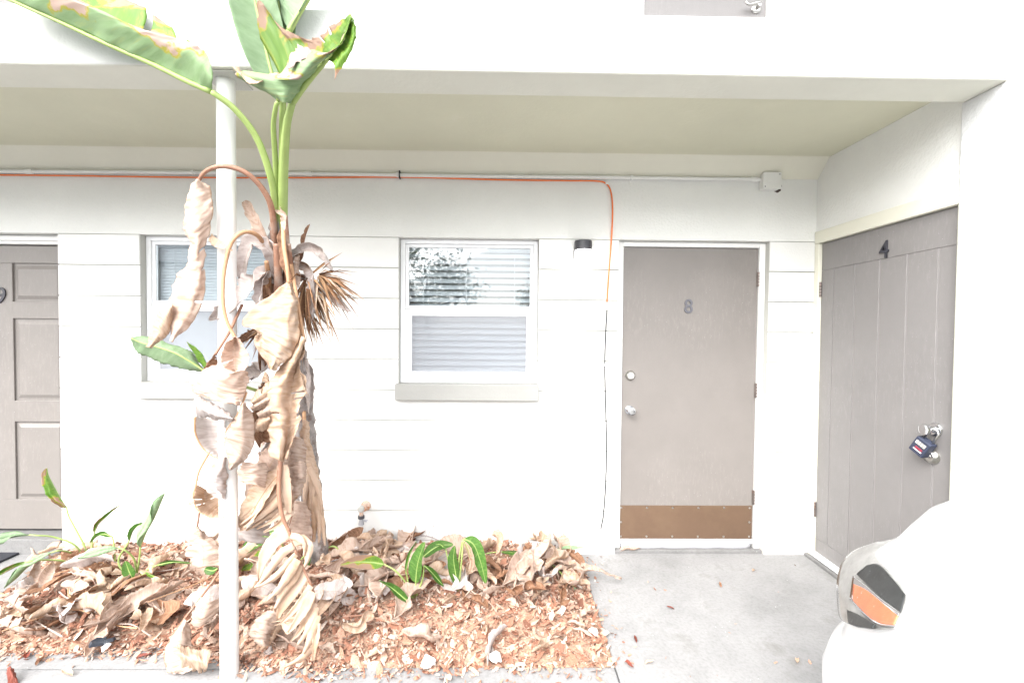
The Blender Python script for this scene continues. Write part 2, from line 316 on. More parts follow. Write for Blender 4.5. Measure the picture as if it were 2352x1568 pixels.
MAT['dry'] = leafmat('dry_leaf', [(.28, (.40, .265, .195)), (.5, (.57, .435, .355)), (.75, (.655, .54, .465))], vein=(.50, .33, .21), trans=.3, rough=.7, rnd=.12)
MAT['dry_tan'] = leafmat('dry_leaf_tan', [(.28, (.45, .295, .185)), (.5, (.61, .455, .34)), (.75, (.69, .555, .445))], vein=(.55, .34, .19), trans=.33, rough=.7, rnd=.1)
MAT['dry_spot'] = leafmat('dry_leaf_spot', [(.3, (.26, .18, .16)), (.7, (.38, .30, .28))], vein=(.3, .2, .15), trans=.2)
MAT['dry_grey'] = leafmat('dry_leaf_grey', [(.28, (.42, .35, .32)), (.5, (.57, .505, .475)), (.75, (.64, .59, .565))], vein=(.40, .29, .22), trans=.22, rough=.7, rnd=.15, spots=(.34, .22, .16))
MAT['dry_brown'] = leafmat('dry_leaf_brown', [(.28, (.14, .065, .035)), (.5, (.25, .13, .075)), (.75, (.36, .22, .14))], vein=(.33, .19, .1), trans=.15, rough=.6, rnd=.2)
MAT['red_leaf'] = leafmat('red_brown_leaf', [(.3, (.13, .03, .02)), (.6, (.22, .06, .04)), (.8, (.3, .1, .07))], vein=(.3, .12, .08), trans=.15, rough=.5, rnd=.2)
MAT['litter'] = islandmat('leaf_litter', [(0, (.17, .08, .055)), (.14, (.30, .145, .095)), (.36, (.42, .215, .145)), (.58, (.48, .29, .21)), (.76, (.44, .31, .24)), (.9, (.53, .41, .33)), (1, (.62, .53, .46))])
MAT['tree'] = islandmat('tree_foliage', [(0, (.2, .23, .15)), (.5, (.28, .31, .2)), (1, (.36, .39, .28))])
MAT['house_wall'] = paint('added_house_paint', (.5, .5, .48), .8, .05, 1.)
MAT['bark'] = paint('tree_bark', (.11, .09, .075), .9, .3, 8., .8, 20.)
MAT['wire'] = paint('dry_grass', (.45, .38, .24), .8, .2, 20.)

# ------------------------------------------------------------------ ground, walkway, planting bed
BX0, BX1, BY0 = -2.98, .505, -.985            # bed: left, right, front edge
def bed_edge(x):                               # front edge of the bed runs a little crooked on the left
    if x > -1.1: return BY0
    if x > -1.9: return BY0 + .10*min(1, (-1.1-x)/.35)
    return BY0 + .10 - .02*(-1.9-x)
def bed_left(y): return -2.98 + max(0, -y-.05)*.42
def bed_h(x, y):
    e = min(x-bed_left(y), BX1-x, y-bed_edge(x)); e = max(0, min(1, e/.28))
    h = -.008 + .073*e + .05*math.exp(-((x+1.15)**2+(y+.35)**2)/.18) + .035*math.exp(-((x+2.1)**2+(y+.5)**2)/.12) + .03*math.exp(-((x+.35)**2+(y+.3)**2)/.15)
    return h + .02*e*mnoise.noise(Vector((x*4, y*4, 1.7)))

g = MB().box(-150, 150, -150, 60, -.6, -.045).build('ground', MAT['asphalt']); tag(g, kind='structure')
wk = MB()
wk.box(BX1, 6.0, -1.30, .22, -.10, .0)
wk.box(-6.5, BX1-.004, -1.105, BY0, -.10, -.002)
o = wk.build('walkway', MAT['concrete'], bevel=.008); tag(o, kind='structure')
# landing in front of the panelled door, its edge running obliquely along the bed
lp = [(-6.5, BY0+.003), (-2.45, BY0+.003), (bed_left(-.55), -.55), (bed_left(-.2), -.2), (-2.99, .02), (-2.99, .22), (-6.5, .22)]
vv = [(x, y, -.001) for x, y in lp] + [(x, y, -.1) for x, y in lp]; n = len(lp)
o = MB().add(vv, [tuple(range(n)), tuple(range(2*n-1, n-1, -1))] + [(i, i+n, (i+1) % n+n, (i+1) % n) for i in range(n)]).build('landing', MAT['concrete'], bevel=.006); tag(o, kind='structure')
curb = MB()
for i in range(24):                           # low strip filling between the straight kerb and the crooked bed edge
    xa, xb = -2.5+i*(1.4/24), -2.5+(i+1)*(1.4/24)
    curb.add([(xa, BY0-.014, .0015), (xb, BY0-.014, .0015), (xb, bed_edge(xb)+.03, .0015), (xa, bed_edge(xa)+.03, .0015)], [(0, 1, 2, 3)])
o = curb.build('path', MAT['concrete']); tag(o, kind='structure')
bm_ = MB(); nx, ny = 120, 36
for j in range(ny+1):
    for i in range(nx+1):
        y = BY0 + (0.0-BY0)*j/ny; x = -3.0 + (BX1+3.0)*i/nx
        inside = x >= bed_left(y)-.02 and y >= bed_edge(x)-.02
        bm_.v.append((x, y, bed_h(x, y) if inside else -.05))
bm_.f = [(j*(nx+1)+i, j*(nx+1)+i+1, (j+1)*(nx+1)+i+1, (j+1)*(nx+1)+i) for j in range(ny) for i in range(nx)]
o = bm_.build('planting_bed', MAT['soil'], smooth='all'); tag(o, kind='structure')

# ------------------------------------------------------------------ the building
B = tag(empty('apartment_building'), 'white painted block apartment building with grey doors under a cream walkway ceiling', 'building')
WT, LIN, CEIL, CV = 2.535, 2.123, 2.645, -.103
BF, BB, BM, PT, CX = -1.119, -.937, 2.558, 2.794, 2.077
OPEN = [(-3.96, -2.948, -.1, LIN), (-2.418, -1.486, 1.107, LIN), (-.718, .214, 1.107, LIN), (.750, 1.766, -.1, LIN)]
W = MB(); W0 = MB(); W1 = MB(); xs = sorted({-8., CX+.2} | {a for o_ in OPEN for a in o_[:2]}); zs = [-.1, 1.107, LIN]
for i in range(len(xs)-1):
    for j in range(2):
        cx, cz = (xs[i]+xs[i+1])/2, (zs[j]+zs[j+1])/2
        if any(a < cx < b and c < cz < d for a, b, c, d in OPEN): continue
        (W0 if cx < -3.96 else W1 if cx > 1.766 else W).box(xs[i], xs[i+1], .010, .20, zs[j], zs[j+1])
wall = W.build('front_wall', MAT['sillp'], B); W0.build('front_wall', MAT['sillp'], B); W1.build('front_wall', MAT['sillp'], B)
MB().box(-8, CX+.2, 0, .2, LIN, 2.79).build('lintel_band', MAT['stucco'], wall, bevel=.003)
rb = random.Random(4)
for k in range(11):
    zt = LIN-.2032*k-.0034; zb = LIN-.2032*(k+1)+.0034
    if k == 10: zb = -.05
    segs = [(-8, -3.96), (-2.948, -2.418), (-1.486, -.718), (.214, .750), (1.766, CX+.001)] if k < 5 else [(-8, -3.96), (-2.948, .750), (1.766, CX+.001)]
    for a, b in segs:
        MB().box(a, b, rb.uniform(-.0006, .0006), .0098, zb, zt).build('block_course', MAT['wall'], wall, bevel=.0018, seg=1)
MB().prism_x([(-.002, WT), (-.0005, WT+.12), (CV-.02, CEIL+.002), (CV, CEIL-.004)], -8, CX+.02).build('cove', MAT['cove'], B)
MB().box(-8, 6.0, BB-.001, .001, CEIL, CEIL+.1).build('ceiling', MAT['cream'], B)
bmv = MB(); nbx = 60                          # edge beam: cream underside, white face
bm_under = MB().box(-8, 6.0, BF+.003, BB, BM, CEIL+.05)
bm_under.build('edge_beam', MAT['beam'], B, bevel=.006)
MB().box(-8, 6.0, BF, BF+.15, BM+.003, PT).build('balcony_edge', MAT['wall'], B, bevel=.006)
MB().box(-8, 6.0, BF+.15, .1, CEIL+.101, PT-.004).build('balcony_floor', MAT['concrete'], B)
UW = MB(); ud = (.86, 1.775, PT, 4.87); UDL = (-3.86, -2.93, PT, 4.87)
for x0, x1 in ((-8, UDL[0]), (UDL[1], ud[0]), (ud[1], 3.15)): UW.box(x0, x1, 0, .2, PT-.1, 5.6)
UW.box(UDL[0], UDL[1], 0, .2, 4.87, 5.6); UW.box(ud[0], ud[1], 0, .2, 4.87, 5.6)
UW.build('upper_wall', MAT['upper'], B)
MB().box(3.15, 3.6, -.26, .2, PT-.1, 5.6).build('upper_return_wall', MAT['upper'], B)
MB().box(3.6, 6.0, -.26, .2, PT-.1, 5.6).build('upper_wall_end', MAT['stucco'], B)
MB().box(-8, 6.2, -1.45, .6, 5.05, 5.3).build('roof', MAT['trim'], B)
MB().box(-8, 6.0, .62, 6, -.1, 5.6).build('building_core', MAT['wall'], B)
# return wall with the plank door, pier and the closet block beyond
SX = 2.090                                     # face of the plank door
MB().box(CX, CX+.16, BB, -.0005, 2.185, CEIL+.05).build('return_wall', MAT['stucco'], B)
MB().box(2.062, 2.3, BF+.0012, BB+.004, -.1, BM-.0005).build('pier', MAT['pier'], B, bevel=.006)
MB().box(2.3, 6.0, BF+.002, .2, -.1, BM-.001).build('closet_wall', MAT['wall'], B)
cw = bpy.data.objects['closet_wall']
for k in range(13):
    zt = LIN+.4064-.2032*k-.0022; zb = zt-.2032+.0044
    MB().box(2.0605 if k > 0 else 2.064, 6.0, BF-.004, BF+.001, max(-.05, zb), min(zt, BM-.004)).build('block_course', MAT['wall'], cw, bevel=.0018, seg=1)
# post
pst = MB(); pst.tube([(-1.193, -1.030, -.05), (-1.193, -1.030, BM+.004)], .0355, 28)
pst.build('column', MAT['post'], B, smooth=True)
pl = MB().box(-1.265, -1.12, -1.10, -.955, BM-.006, BM-.0005).build('column_plate', MAT['sillp'], B, bevel=.002)

# ---- windows
def window(x0, x1, z0, z1, meet, pitch, slat_w, tilt, yb, n, zstart):
    w = empty('window', parent=B)
    s = MB().box(x0-.012, x1+.004, -.045, .052, z0-.108, z0-.0005).build('sill', MAT['sillc'], w, bevel=.004)
    def ring(name, a, b, c, d, t, y0, y1, mat=MAT['alum'], bev=.002):
        m = MB().box(a, a+t, y0, y1, c, d).box(b-t, b, y0, y1, c, d).box(a+t, b-t, y0, y1, d-t, d).box(a+t, b-t, y0, y1, c, c+t)
        return m.build(name, mat, w, bevel=bev)
    e = .002; zb = z0
    ring('frame', x0+e, x1-e, zb, z1-e, .030, .050, .105)
    ring('upper_sash', x0+.0325, x1-.0325, meet, z1-.0325, .022, .062, .085)
    ring('lower_sash', x0+.0325, x1-.0325, zb+.0305, meet-.0025, .030, .056, .080)
    ring('screen_frame', x0+.064, x1-.064, zb+.062, meet-.034, .012, .060, .074)
    MB().box(x0+.055, x1-.055, .072, .076, meet+.023, z1-.056).build('pane', MAT['glass'], w)
    MB().box(x0+.064, x1-.064, .076, .080, zb+.061, meet-.033).build('pane', MAT['glass'], w)
    MB().quad((x0+.064, .066, zb+.06), (x1-.064, .066, zb+.06), (x1-.064, .066, meet-.032), (x0+.064, .066, meet-.032)).build('insect_screen', MAT['screen'], w)
    # blind, one mesh shared by the slats
    hw = slat_w/2; prof = []
    for q in range(5):
        tt = -1+q*.5; prof.append((tt*hw, .003*(1-tt*tt)))
    me = bpy.data.meshes.new('blind_slat'); L = (x1-x0)-.075; cx = (x0+x1)/2; v = []
    for sx in (-.5, .5):
        for a_, h in prof:
            v.append((sx*L, a_*math.cos(tilt)-h*math.sin(tilt), a_*math.sin(tilt)+h*math.cos(tilt)))
    nv = len(v)
    v += [(p_[0], p_[1]+.0012*math.sin(tilt), p_[2]-.0012*math.cos(tilt)) for p_ in v]
    fa = [(i, i+1, i+6, i+5) for i in range(4)]; fa += [tuple(nv+j for j in reversed(f)) for f in fa]
    me.from_pydata(v, [], fa); me.materials.append(MAT['slat'])
    for i in range(n):
        o = link_mesh('blind_slat', me, None, w); o.location = (cx, yb, zstart-i*pitch); o.rotation_euler.x = rb.uniform(-.015, .015)
    MB().box(x0+.035, x1-.035, yb-.03, yb+.03, zstart+pitch*.6, zstart+pitch*.6+.045).build('blind_headrail', MAT['slat'], w)
    lad = MB()
    for fx in (.12, .47, .86):
        xx = x0+.04+(x1-x0-.08)*fx
        lad.box(xx-.0014, xx+.0014, yb-slat_w*.5-.004, yb-slat_w*.5-.002, z0+.03, zstart)
    lad.build('blind_cord', MAT['slat'], w)
    MB().box(x0-.3, x1+.3, .21, 2.2, z0-.6, z1+.25).build('room', MAT['room'], w, fix=False)
    rm = w.children[-1]
    for p in rm.data.polygons: pass
    # open the room towards the window
    bm = bmesh.new(); bm.from_mesh(rm.data)
    ff = [f for f in bm.faces if abs(f.calc_center_median().y-.21) < 1e-4]; bmesh.ops.delete(bm, geom=ff, context='FACES'); bm.to_mesh(rm.data); bm.free()
    return w
w2 = window(-.718, .214, 1.153, LIN, 1.652, .0440, .050, R(40), .145, 21, 2.03)
w1 = window(-2.418, -1.486, 1.153, LIN, 1.672, .0205, .025, R(66), .130, 44, 2.05)
w2['label'] = 'window with wide open blinds and a grey screen'; w1['label'] = 'window with closed narrow blinds behind the plant'

# ---- lettered parts
def knob(parent, name, x, y, z, mat, axis=(0, -1, 0), r=.033):
    return MB().lathe([(r, 0), (r, .004), (r*.9, .009), (r*.45, .011), (r*.38, .03), (r*.42, .036), (r*.72, .044), (r*.80, .055), (r*.76, .064), (r*.5, .0665), (.001, .065)], (x, y, z), axis, 28).build(name, mat, parent, smooth=True)
def deadbolt(parent, x, y, z, mat, axis=(0, -1, 0), r=.034):
    return MB().lathe([(r, 0), (r, .006), (r*.95, .012), (r*.78, .022), (r*.72, .026), (r*.70, .0265), (r*.66, .024), (r*.3, .024), (r*.29, .026), (.001, .026)], (x, y, z), axis, 28).build('deadbolt', mat, parent, smooth=True)

# ---- door 8
d8 = MB().box(.797, 1.720, .060, .105, .100, 2.084).build('door', MAT['door'], B, bevel=.002); d8['label'] = 'plain taupe door with the number 8'
fr = MB().box(.750+.0015, .7935, .046, .19, .02, 2.121).box(1.7235, 1.766-.0015, .046, .19, .02, 2.121).box(.7935, 1.7235, .046, .19, 2.0875, 2.121)
fr.build('door_frame', MAT['trim'], d8, bevel=.003)
MB().box(.7935, .797, .058, .1, .1, 2.0875).build('door_gap', MAT['dark'], d8)
MB().box(.786, 1.712, .0545, .0595, .082, .313).build('kick_plate', MAT['brown'], d8, bevel=.001)
for i in range(6):
    for z in (.298, .098): MB().lathe([(.0072, 0), (.006, .0018), (.001, .0026)], (.803+i*.1785, .0545, z), seg=12).build('screw', MAT['steel'], d8, smooth=True)
for x in (.803, 1.6955): MB().lathe([(.0072, 0), (.006, .0018), (.001, .0026)], (x, .0545, .198), seg=12).build('screw', MAT['steel'], d8, smooth=True)
MB().box(.775, 1.716, .048, .0595, .050, .081).build('door_sweep', MAT['alum'], d8, bevel=.002)
sw = MB(); ns = 24
for i in range(ns+1):
    x = .80+i*(1.70-.80)/ns; sw.v += [(x, .049, .050), (x, .043+.004*math.sin(i*1.1), .018+.002*math.sin(i*.9))]
sw.f = [(2*i, 2*i+2, 2*i+3, 2*i+1) for i in range(ns)]; o = sw.build('sweep_fin', MAT['rubber'], d8, smooth='all')
so = o.modifiers.new('s', 'SOLIDIFY'); so.thickness = .003
MB().box(.7525, 1.7635, .012, .20, -.05, .022).build('threshold', MAT['step'], d8, bevel=.006)
deadbolt(d8, .852, .060, 1.212, MAT['steel']); knob(d8, 'knob', .850, .060, .973, MAT['chrome'])
text_mesh('house_number', '8', .135, .003, MAT['numb'], (1.246, .056, 1.682), (R(90), 0, 0), d8, .95)
def hinge(parent, x, y, z, ax='z'):
    m = MB()
    for k in range(5): m.tube([(x, y, z-.05+k*.02+.001), (x, y, z-.05+(k+1)*.02-.001)], .0075, 10)
    m.box(x-.012, x+.012, y+.002, y+.005, z-.05, z+.05)
    return m.build('hinge', MAT['hinge'], parent, smooth=True)
for z in (1.875, 1.113, .372): hinge(d8, 1.7225, .052, z)

# ---- door 9, six raised panels
d9 = MB().box(-3.868, -2.955, .112, .14, .12, 2.058).build('door', MAT['door'], B); d9['label'] = 'six panel taupe door with the number 9'
X0, X1 = -3.868, -2.955; sw_, mid = .105, .11; cxm = (X0+X1)/2
rails = [(.12, .325), (.86, 1.005), (1.565, 1.68), (1.94, 2.058)]
pz = [(.325, .86), (1.005, 1.565), (1.68, 1.94)]
st = MB().box(X0, X0+sw_, .10, .113, .12, 2.058).box(X1-sw_+.04, X1, .10, .113, .12, 2.058).box(cxm-mid/2, cxm+mid/2, .10, .113, .325, 1.94)
for a, b in rails: st.box(X0+sw_, X1-sw_+.04, .1004, .113, a, b)
st.build('stile', MAT['door'], d9, bevel=.003)
for a, b in pz:
    for xa, xb in ((X0+sw_, cxm-mid/2), (cxm+mid/2, X1-sw_+.04)):
        i0, i1 = .016, .04; m = MB()
        m.add([(xa+i0, .1118, a+i0), (xb-i0, .1118, a+i0), (xb-i0, .1118, b-i0), (xa+i0, .1118, b-i0), (xa+i1, .1015, a+i1), (xb-i1, .1015, a+i1), (xb-i1, .1015, b-i1), (xa+i1, .1015, b-i1)],
              [(4, 5, 6, 7), (0, 1, 5, 4), (1, 2, 6, 5), (2, 3, 7, 6), (3, 0, 4, 7)])
        m.build('panel', MAT['door'], d9)
MB().box(-3.958, -3.875, .07, .19, .0, LIN-.002).box(-3.875, -2.9485, .07, .19, 2.064, LIN-.002).build('door_frame', MAT['trim'], d9, bevel=.003)
MB().box(-3.875, -2.9495, .055, .07, 2.085, LIN-.003).build('drip_cap', MAT['trim'], d9, bevel=.003)
MB().box(-3.955, -2.950, -.01, .20, -.05, .10).build('threshold', MAT['step'], d9, bevel=.006)
p = at(3, 680, .098); text_mesh('house_number', '9', .15, .003, MAT['numd'], (p.x, .095, p.z), (R(90), 0, 0), d9)

# ---- plank door in the return wall, number 4
d4 = MB().box(SX+.004, SX+.045, -.918, -.042, .018, 2.100).build('door', MAT['groove'], B); d4['label'] = 'grey plank door with the number 4 and a lockbox'
gy = [-.042, -.150, -.318, -.492, -.660, -.824, -.918]
MB().box(SX, SX+.0035, -.918, -.042, 1.925, 2.100).build('top_rail', MAT['door_grey'], d4, bevel=.0015)
MB().box(SX, SX+.0035, -.918, -.042, .018, .14).build('bottom_rail', MAT['door_grey'], d4, bevel=.0015)
for i in range(6):
    MB().box(SX, SX+.0035, gy[i+1]+(.004 if i < 5 else 0), gy[i]-(.004 if i else 0), .1415, 1.9235).build('plank', MAT['door_grey'], d4, bevel=.0015, seg=1)
MB().box(CX-.012, CX+.15, BB+.006, -.0015, 2.105, 2.186).box(CX-.010, CX+.12, -.039, -.0015, .0, 2.1045).build('door_frame', MAT['cove'], d4, bevel=.004)
MB().box(CX-.004, CX+.12, -.9305, -.9235, .0, 2.1045).build('jamb', MAT['cream'], d4)
MB().box(SX-.028, SX+.003, -.915, -.042, .020, .048).build('door_sweep', MAT['alum'], d4, bevel=.003)
MB().box(SX-.05, SX+.1, -.925, -.003, -.02, .017).build('threshold', MAT['step'], d4, bevel=.004)
for z in (1.80, .33): hinge(d4, SX-.006, -.040, z)
knob(d4, 'knob', SX, -.836, 1.046, MAT['chrome'], (-1, 0, 0), .034)
deadbolt(d4, SX, -.826, .912, MAT['steel'], (-1, 0, 0), .036)
text_mesh('house_number', '4', .135, .003, MAT['numd'], (SX-.004, -.520, 1.968), (R(90), 0, R(-90)), d4, .9)

# ---- upper doors
for (a, b, c, d), nm in ((ud, 0), (UDL, 1)):
    u = MB().box(a+.045, b-.045, .05, .10, c+.01, d-.04).build('door', MAT['door_grey'], B)
    MB().box(a+.002, a+.043, .03, .15, c, d-.002).box(b-.043, b-.002, .03, .15, c, d-.002).build('door_frame', MAT['trim'], u, bevel=.003)
    if nm == 0:
        q = at(1736, 22, .05)
        MB().lathe([(.031, 0), (.031, .006), (.024, .012), (.012, .014), (.012, .05), (.001, .052)], (q.x, .05, q.z), seg=24).build('rosette', MAT['steel'], u, smooth=True)
        hp = [(q.x, .008, q.z+.004), (q.x-.012, .004, q.z+.013), (q.x-.035, .004, q.z+.006), (q.x-.065, .004, q.z-.004), (q.x-.085, .004, q.z+.002), (q.x-.092, .004, q.z+.014), (q.x-.082, .004, q.z+.019)]
        MB().tube(hp, [.011, .011, .009, .008, .008, .007, .005], 10).build('lever', MAT['steel'], u, smooth='all')

# broken patch in the wall next to the junction box
hp = []; rr = random.Random(9)
for k in range(26):
    a = 2*math.pi*k/26; hp.append((1.806+.030*math.cos(a)*(1+.15*rr.uniform(-1, 1)), -.0012, 2.490+.045*math.sin(a)*(1+.1*rr.uniform(-1, 1))))
o = MB().add(hp+[(x, .001, z) for x, _, z in hp], [tuple(range(26))]+[(i, (i+1) % 26, (i+1) % 26+26, i+26) for i in range(26)]).build('wall_hole', MAT['hole'], B)

# ------------------------------------------------------------------ fixtures on the wall
cz = 2.521
cp = [(-8, -.018, 2.512), (-3.3, -.018, 2.514), (-2.6, -.018, 2.519), (-1.4, -.018, 2.525), (-.3, -.018, 2.523), (.62, -.018, 2.527), (1.2, -.018, 2.527), (1.68, -.018, 2.527)]
cd = tag(empty('conduit', (0, 0, 0)), 'thin painted conduit pipe running along the top of the wall', 'conduit')
MB().tube(cp, .0115, 12).build('pipe', MAT['stucco'], cd, smooth=True)
for x in (-3.1, -1.30, 1.64):
    MB().tube([(x-.022, -.018, np.interp(x, [q[0] for q in cp], [q[2] for q in cp])), (x+.022, -.018, np.interp(x, [q[0] for q in cp], [q[2] for q in cp]))], .0165, 12).build('coupling', MAT['stucco'], cd, smooth=True)
for x in (-2.05, -.72, .82):
    z = float(np.interp(x, [q[0] for q in cp], [q[2] for q in cp]))
    MB().box(x-.008, x+.008, -.032, .002, z-.014, z+.014).box(x-.008, x+.008, -.004, .002, z-.034, z-.014).build('clamp', MAT['stucco'], cd, bevel=.002)
jb = tag(empty('junction_box', (1.735, 0, 2.51)), 'square painted junction box at the end of the conduit', 'junction box')
def off(o, e): o.location = Vector(o.location)-e.location; return o
off(MB().box(1.680, 1.795, -.052, -.001, 2.455, 2.560).build('box_body', MAT['stucco'], jb, bevel=.008, seg=3), jb)
off(MB().box(1.677, 1.798, -.058, -.0525, 2.452, 2.563).build('lid', MAT['stucco'], jb, bevel=.004, seg=3), jb)
for x, z in ((1.690, 2.468), (1.785, 2.548)): off(MB().lathe([(.004, 0), (.003, .0015), (.0005, .0016)], (x, -.058, z), seg=8).build('screw', MAT['dark'], jb), jb)

def smoothpath(pts, n=60):
    pts = [Vector(p) for p in pts]; P = [pts[0]*2-pts[1]] + pts + [pts[-1]*2-pts[-2]]; out = []
    m = len(pts)-1
    for i in range(n+1):
        s = i/n*m; k = min(int(s), m-1); t = s-k; a, b, c, d = P[k:k+4]
        out.append(.5*((2*b)+(-a+c)*t+(2*a-5*b+4*c-d)*t*t+(-a+3*b-3*c+d)*t*t*t))
    return out
oc = tag(empty('extension_cable', (0, 0, 0)), 'orange cable strung under the conduit and down beside the door', 'cable')
pts = [(-8, -.012, 2.47)] + [tuple(at(x, y, -.012)) for x, y in ((0, 402), (250, 405), (500, 408), (700, 408), (920, 407), (1150, 413), (1300, 415), (1370, 416), (1392, 422), (1403, 440), (1407, 480), (1405, 540), (1399, 620), (1394, 694))]
MB().tube(smoothpath(pts, 140), .0052, 8).build('orange_sheath', MAT['orange'], oc, smooth='all')
pts = [tuple(at(x, y, -.012)) for x, y in ((1394, 712), (1391, 770), (1389, 840), (1391, 930), (1393, 1020), (1391, 1110), (1386, 1180), (1380, 1214))]
MB().tube(smoothpath(pts, 60), .0036, 8).build('black_sheath', MAT['black'], oc, smooth='all')
for i in range(4):
    a, b = at(1394.2-i*.3, 694+i*4.6, -.012), at(1394-i*.3, 697.6+i*4.6, -.012)
    MB().tube([a, b], .0072, 10).build('splice', MAT['steel'], oc, smooth=True)
for x, y in ((1393, 423), (1389, 838)):
    q = at(x, y, 0); MB().box(q.x-.010, q.x+.010, -.02, -.001, q.z-.007, q.z+.007).build('cable_clip', MAT['trim'], oc, bevel=.003)
q = at(920, 406, 0); MB().box(q.x-.003, q.x+.003, -.034, -.004, q.z-.02, q.z+.03).build('cable_tie', MAT['black'], oc)

# wall lamp
lp_ = at(1338, 577, 0)
lm = tag(empty('wall_lamp', (lp_.x, 0, lp_.z)), 'small black wall lamp with a glowing white globe beside the window', 'lamp')
def halfround(z0, z1, r0, r1, y0=-.002, n=18):
    m = MB(); v0, v1 = [], []
    for k in range(n+1):
        a = math.pi*k/n; v0.append((r0*math.cos(a), y0-.03-r0*math.sin(a)*.8, z0)); v1.append((r1*math.cos(a), y0-.03-r1*math.sin(a)*.8, z1))
    v0 += [(-r0, y0, z0), (r0, y0, z0)]; v1 += [(-r1, y0, z1), (r1, y0, z1)]; k = len(v0)
    return m.add(v0+v1, [tuple(range(k)), tuple(range(2*k-1, k-1, -1))]+[(i, i+k, (i+1) % k+k, (i+1) % k) for i in range(k)])
halfround(.0, .062, .057, .055).build('cap', MAT['dark'], lm, smooth=True)
MB().box(-.060, .05, -.014, -.001, -.058, -.0005).build('back_plate', MAT['dark'], lm, bevel=.004)
gl = MB(); prof = []
for k in range(9):
    zz = -.001-.0085*k; prof.append((zz, .049+.0025*(k % 2)-.0012*max(0, k-5)**1.6))
for (z1, r1), (z0, r0) in zip(prof[:-1], prof[1:]):
    h = halfround(z0, z1, r0, r1, -.0125); gl.add(h.v, h.f)
gl.build('globe', MAT['lampglow'], lm)

# garden tap
sp = at(838, 1165, 0)
tp = tag(empty('garden_tap', (sp.x, 0, sp.z)), 'corroded garden tap with a grey hose fitting low on the wall', 'tap')
MB().lathe([(.034, 0), (.030, .008), (.016, .012), (.015, .045), (.02, .05), (.001, .052)], (0.008, 0, .012), seg=18).build('flange', MAT['rust'], tp, smooth=True)
MB().lathe([(.019, 0), (.021, .01), (.020, .03), (.016, .034), (.001, .035)], (-.006, -.040, .014), seg=18).build('valve_body', MAT['sillp'], tp, smooth=True)
MB().tube([(-.004, -.05, .01), (-.004, -.058, -.012), (-.004, -.06, -.03)], .013, 14).build('spout', MAT['rust'], tp, smooth=True)
MB().lathe([(.019, 0), (.021, .003), (.021, .018), (.019, .02)], (-.004, -.06, -.028), (0, 0, -1), 18).build('hose_collar', MAT['dark'], tp, smooth=True)
MB().lathe([(.013, 0), (.013, .012), (.018, .034), (.018, .042), (.001, .042)], (-.004, -.06, -.047), (0, 0, -1), 18).build('hose_fitting', MAT['rubber'], tp, smooth=True)
MB().tube([(.006, -.06, -.062), (.028, -.062, -.062), (.034, -.062, -.066)], [.008, .007, .011], 10).build('fitting_lever', MAT['rubber'], tp, smooth=True)

# padlock (lock box) hanging from the plank door's knob
ky, kz = -.836, 1.046
pk = tag(empty('lock_box', (SX-.035, ky, kz-.05)), 'dark blue lock box hanging from the knob of the plank door', 'lock box')
pk.rotation_euler = (R(30), 0, R(8))
MB().tube([(0, -.022, -.005)]+[(0, -.022*math.cos(math.pi*k/10), .040+.022*math.sin(math.pi*k/10)) for k in range(11)]+[(0, .022, -.005)], .0048, 10).build('shackle', MAT['steel'], pk, smooth='all')
MB().box(-.026, .018, -.036, .036, -.088, -.004).build('body', MAT['padlock'], pk, bevel=.006, seg=3)
for k in range(4): MB().box(-.0285, -.0255, -.024+k*.013, -.014+k*.013, -.038, -.020).build('dial', MAT['dial'], pk, bevel=.001)
MB().box(-.0272, -.0255, -.022, .014, -.060, -.050).build('badge', MAT['red'], pk)
MB().box(-.0275, -.0255, -.024, .018, -.068, -.064).build('badge_lettering', MAT['white'], pk)

# doormat
ma, mb_ = at(90, 1235, 0), at(0, 1275, 0)
dm = MB().box(-4.05, -3.22, -.36, .0, .0005, .014).build('doormat', MAT['mat'], bevel=.004)
dm.rotation_euler.z = R(0); tag(dm, 'black rubber doormat in front of the six panel door', 'doormat')

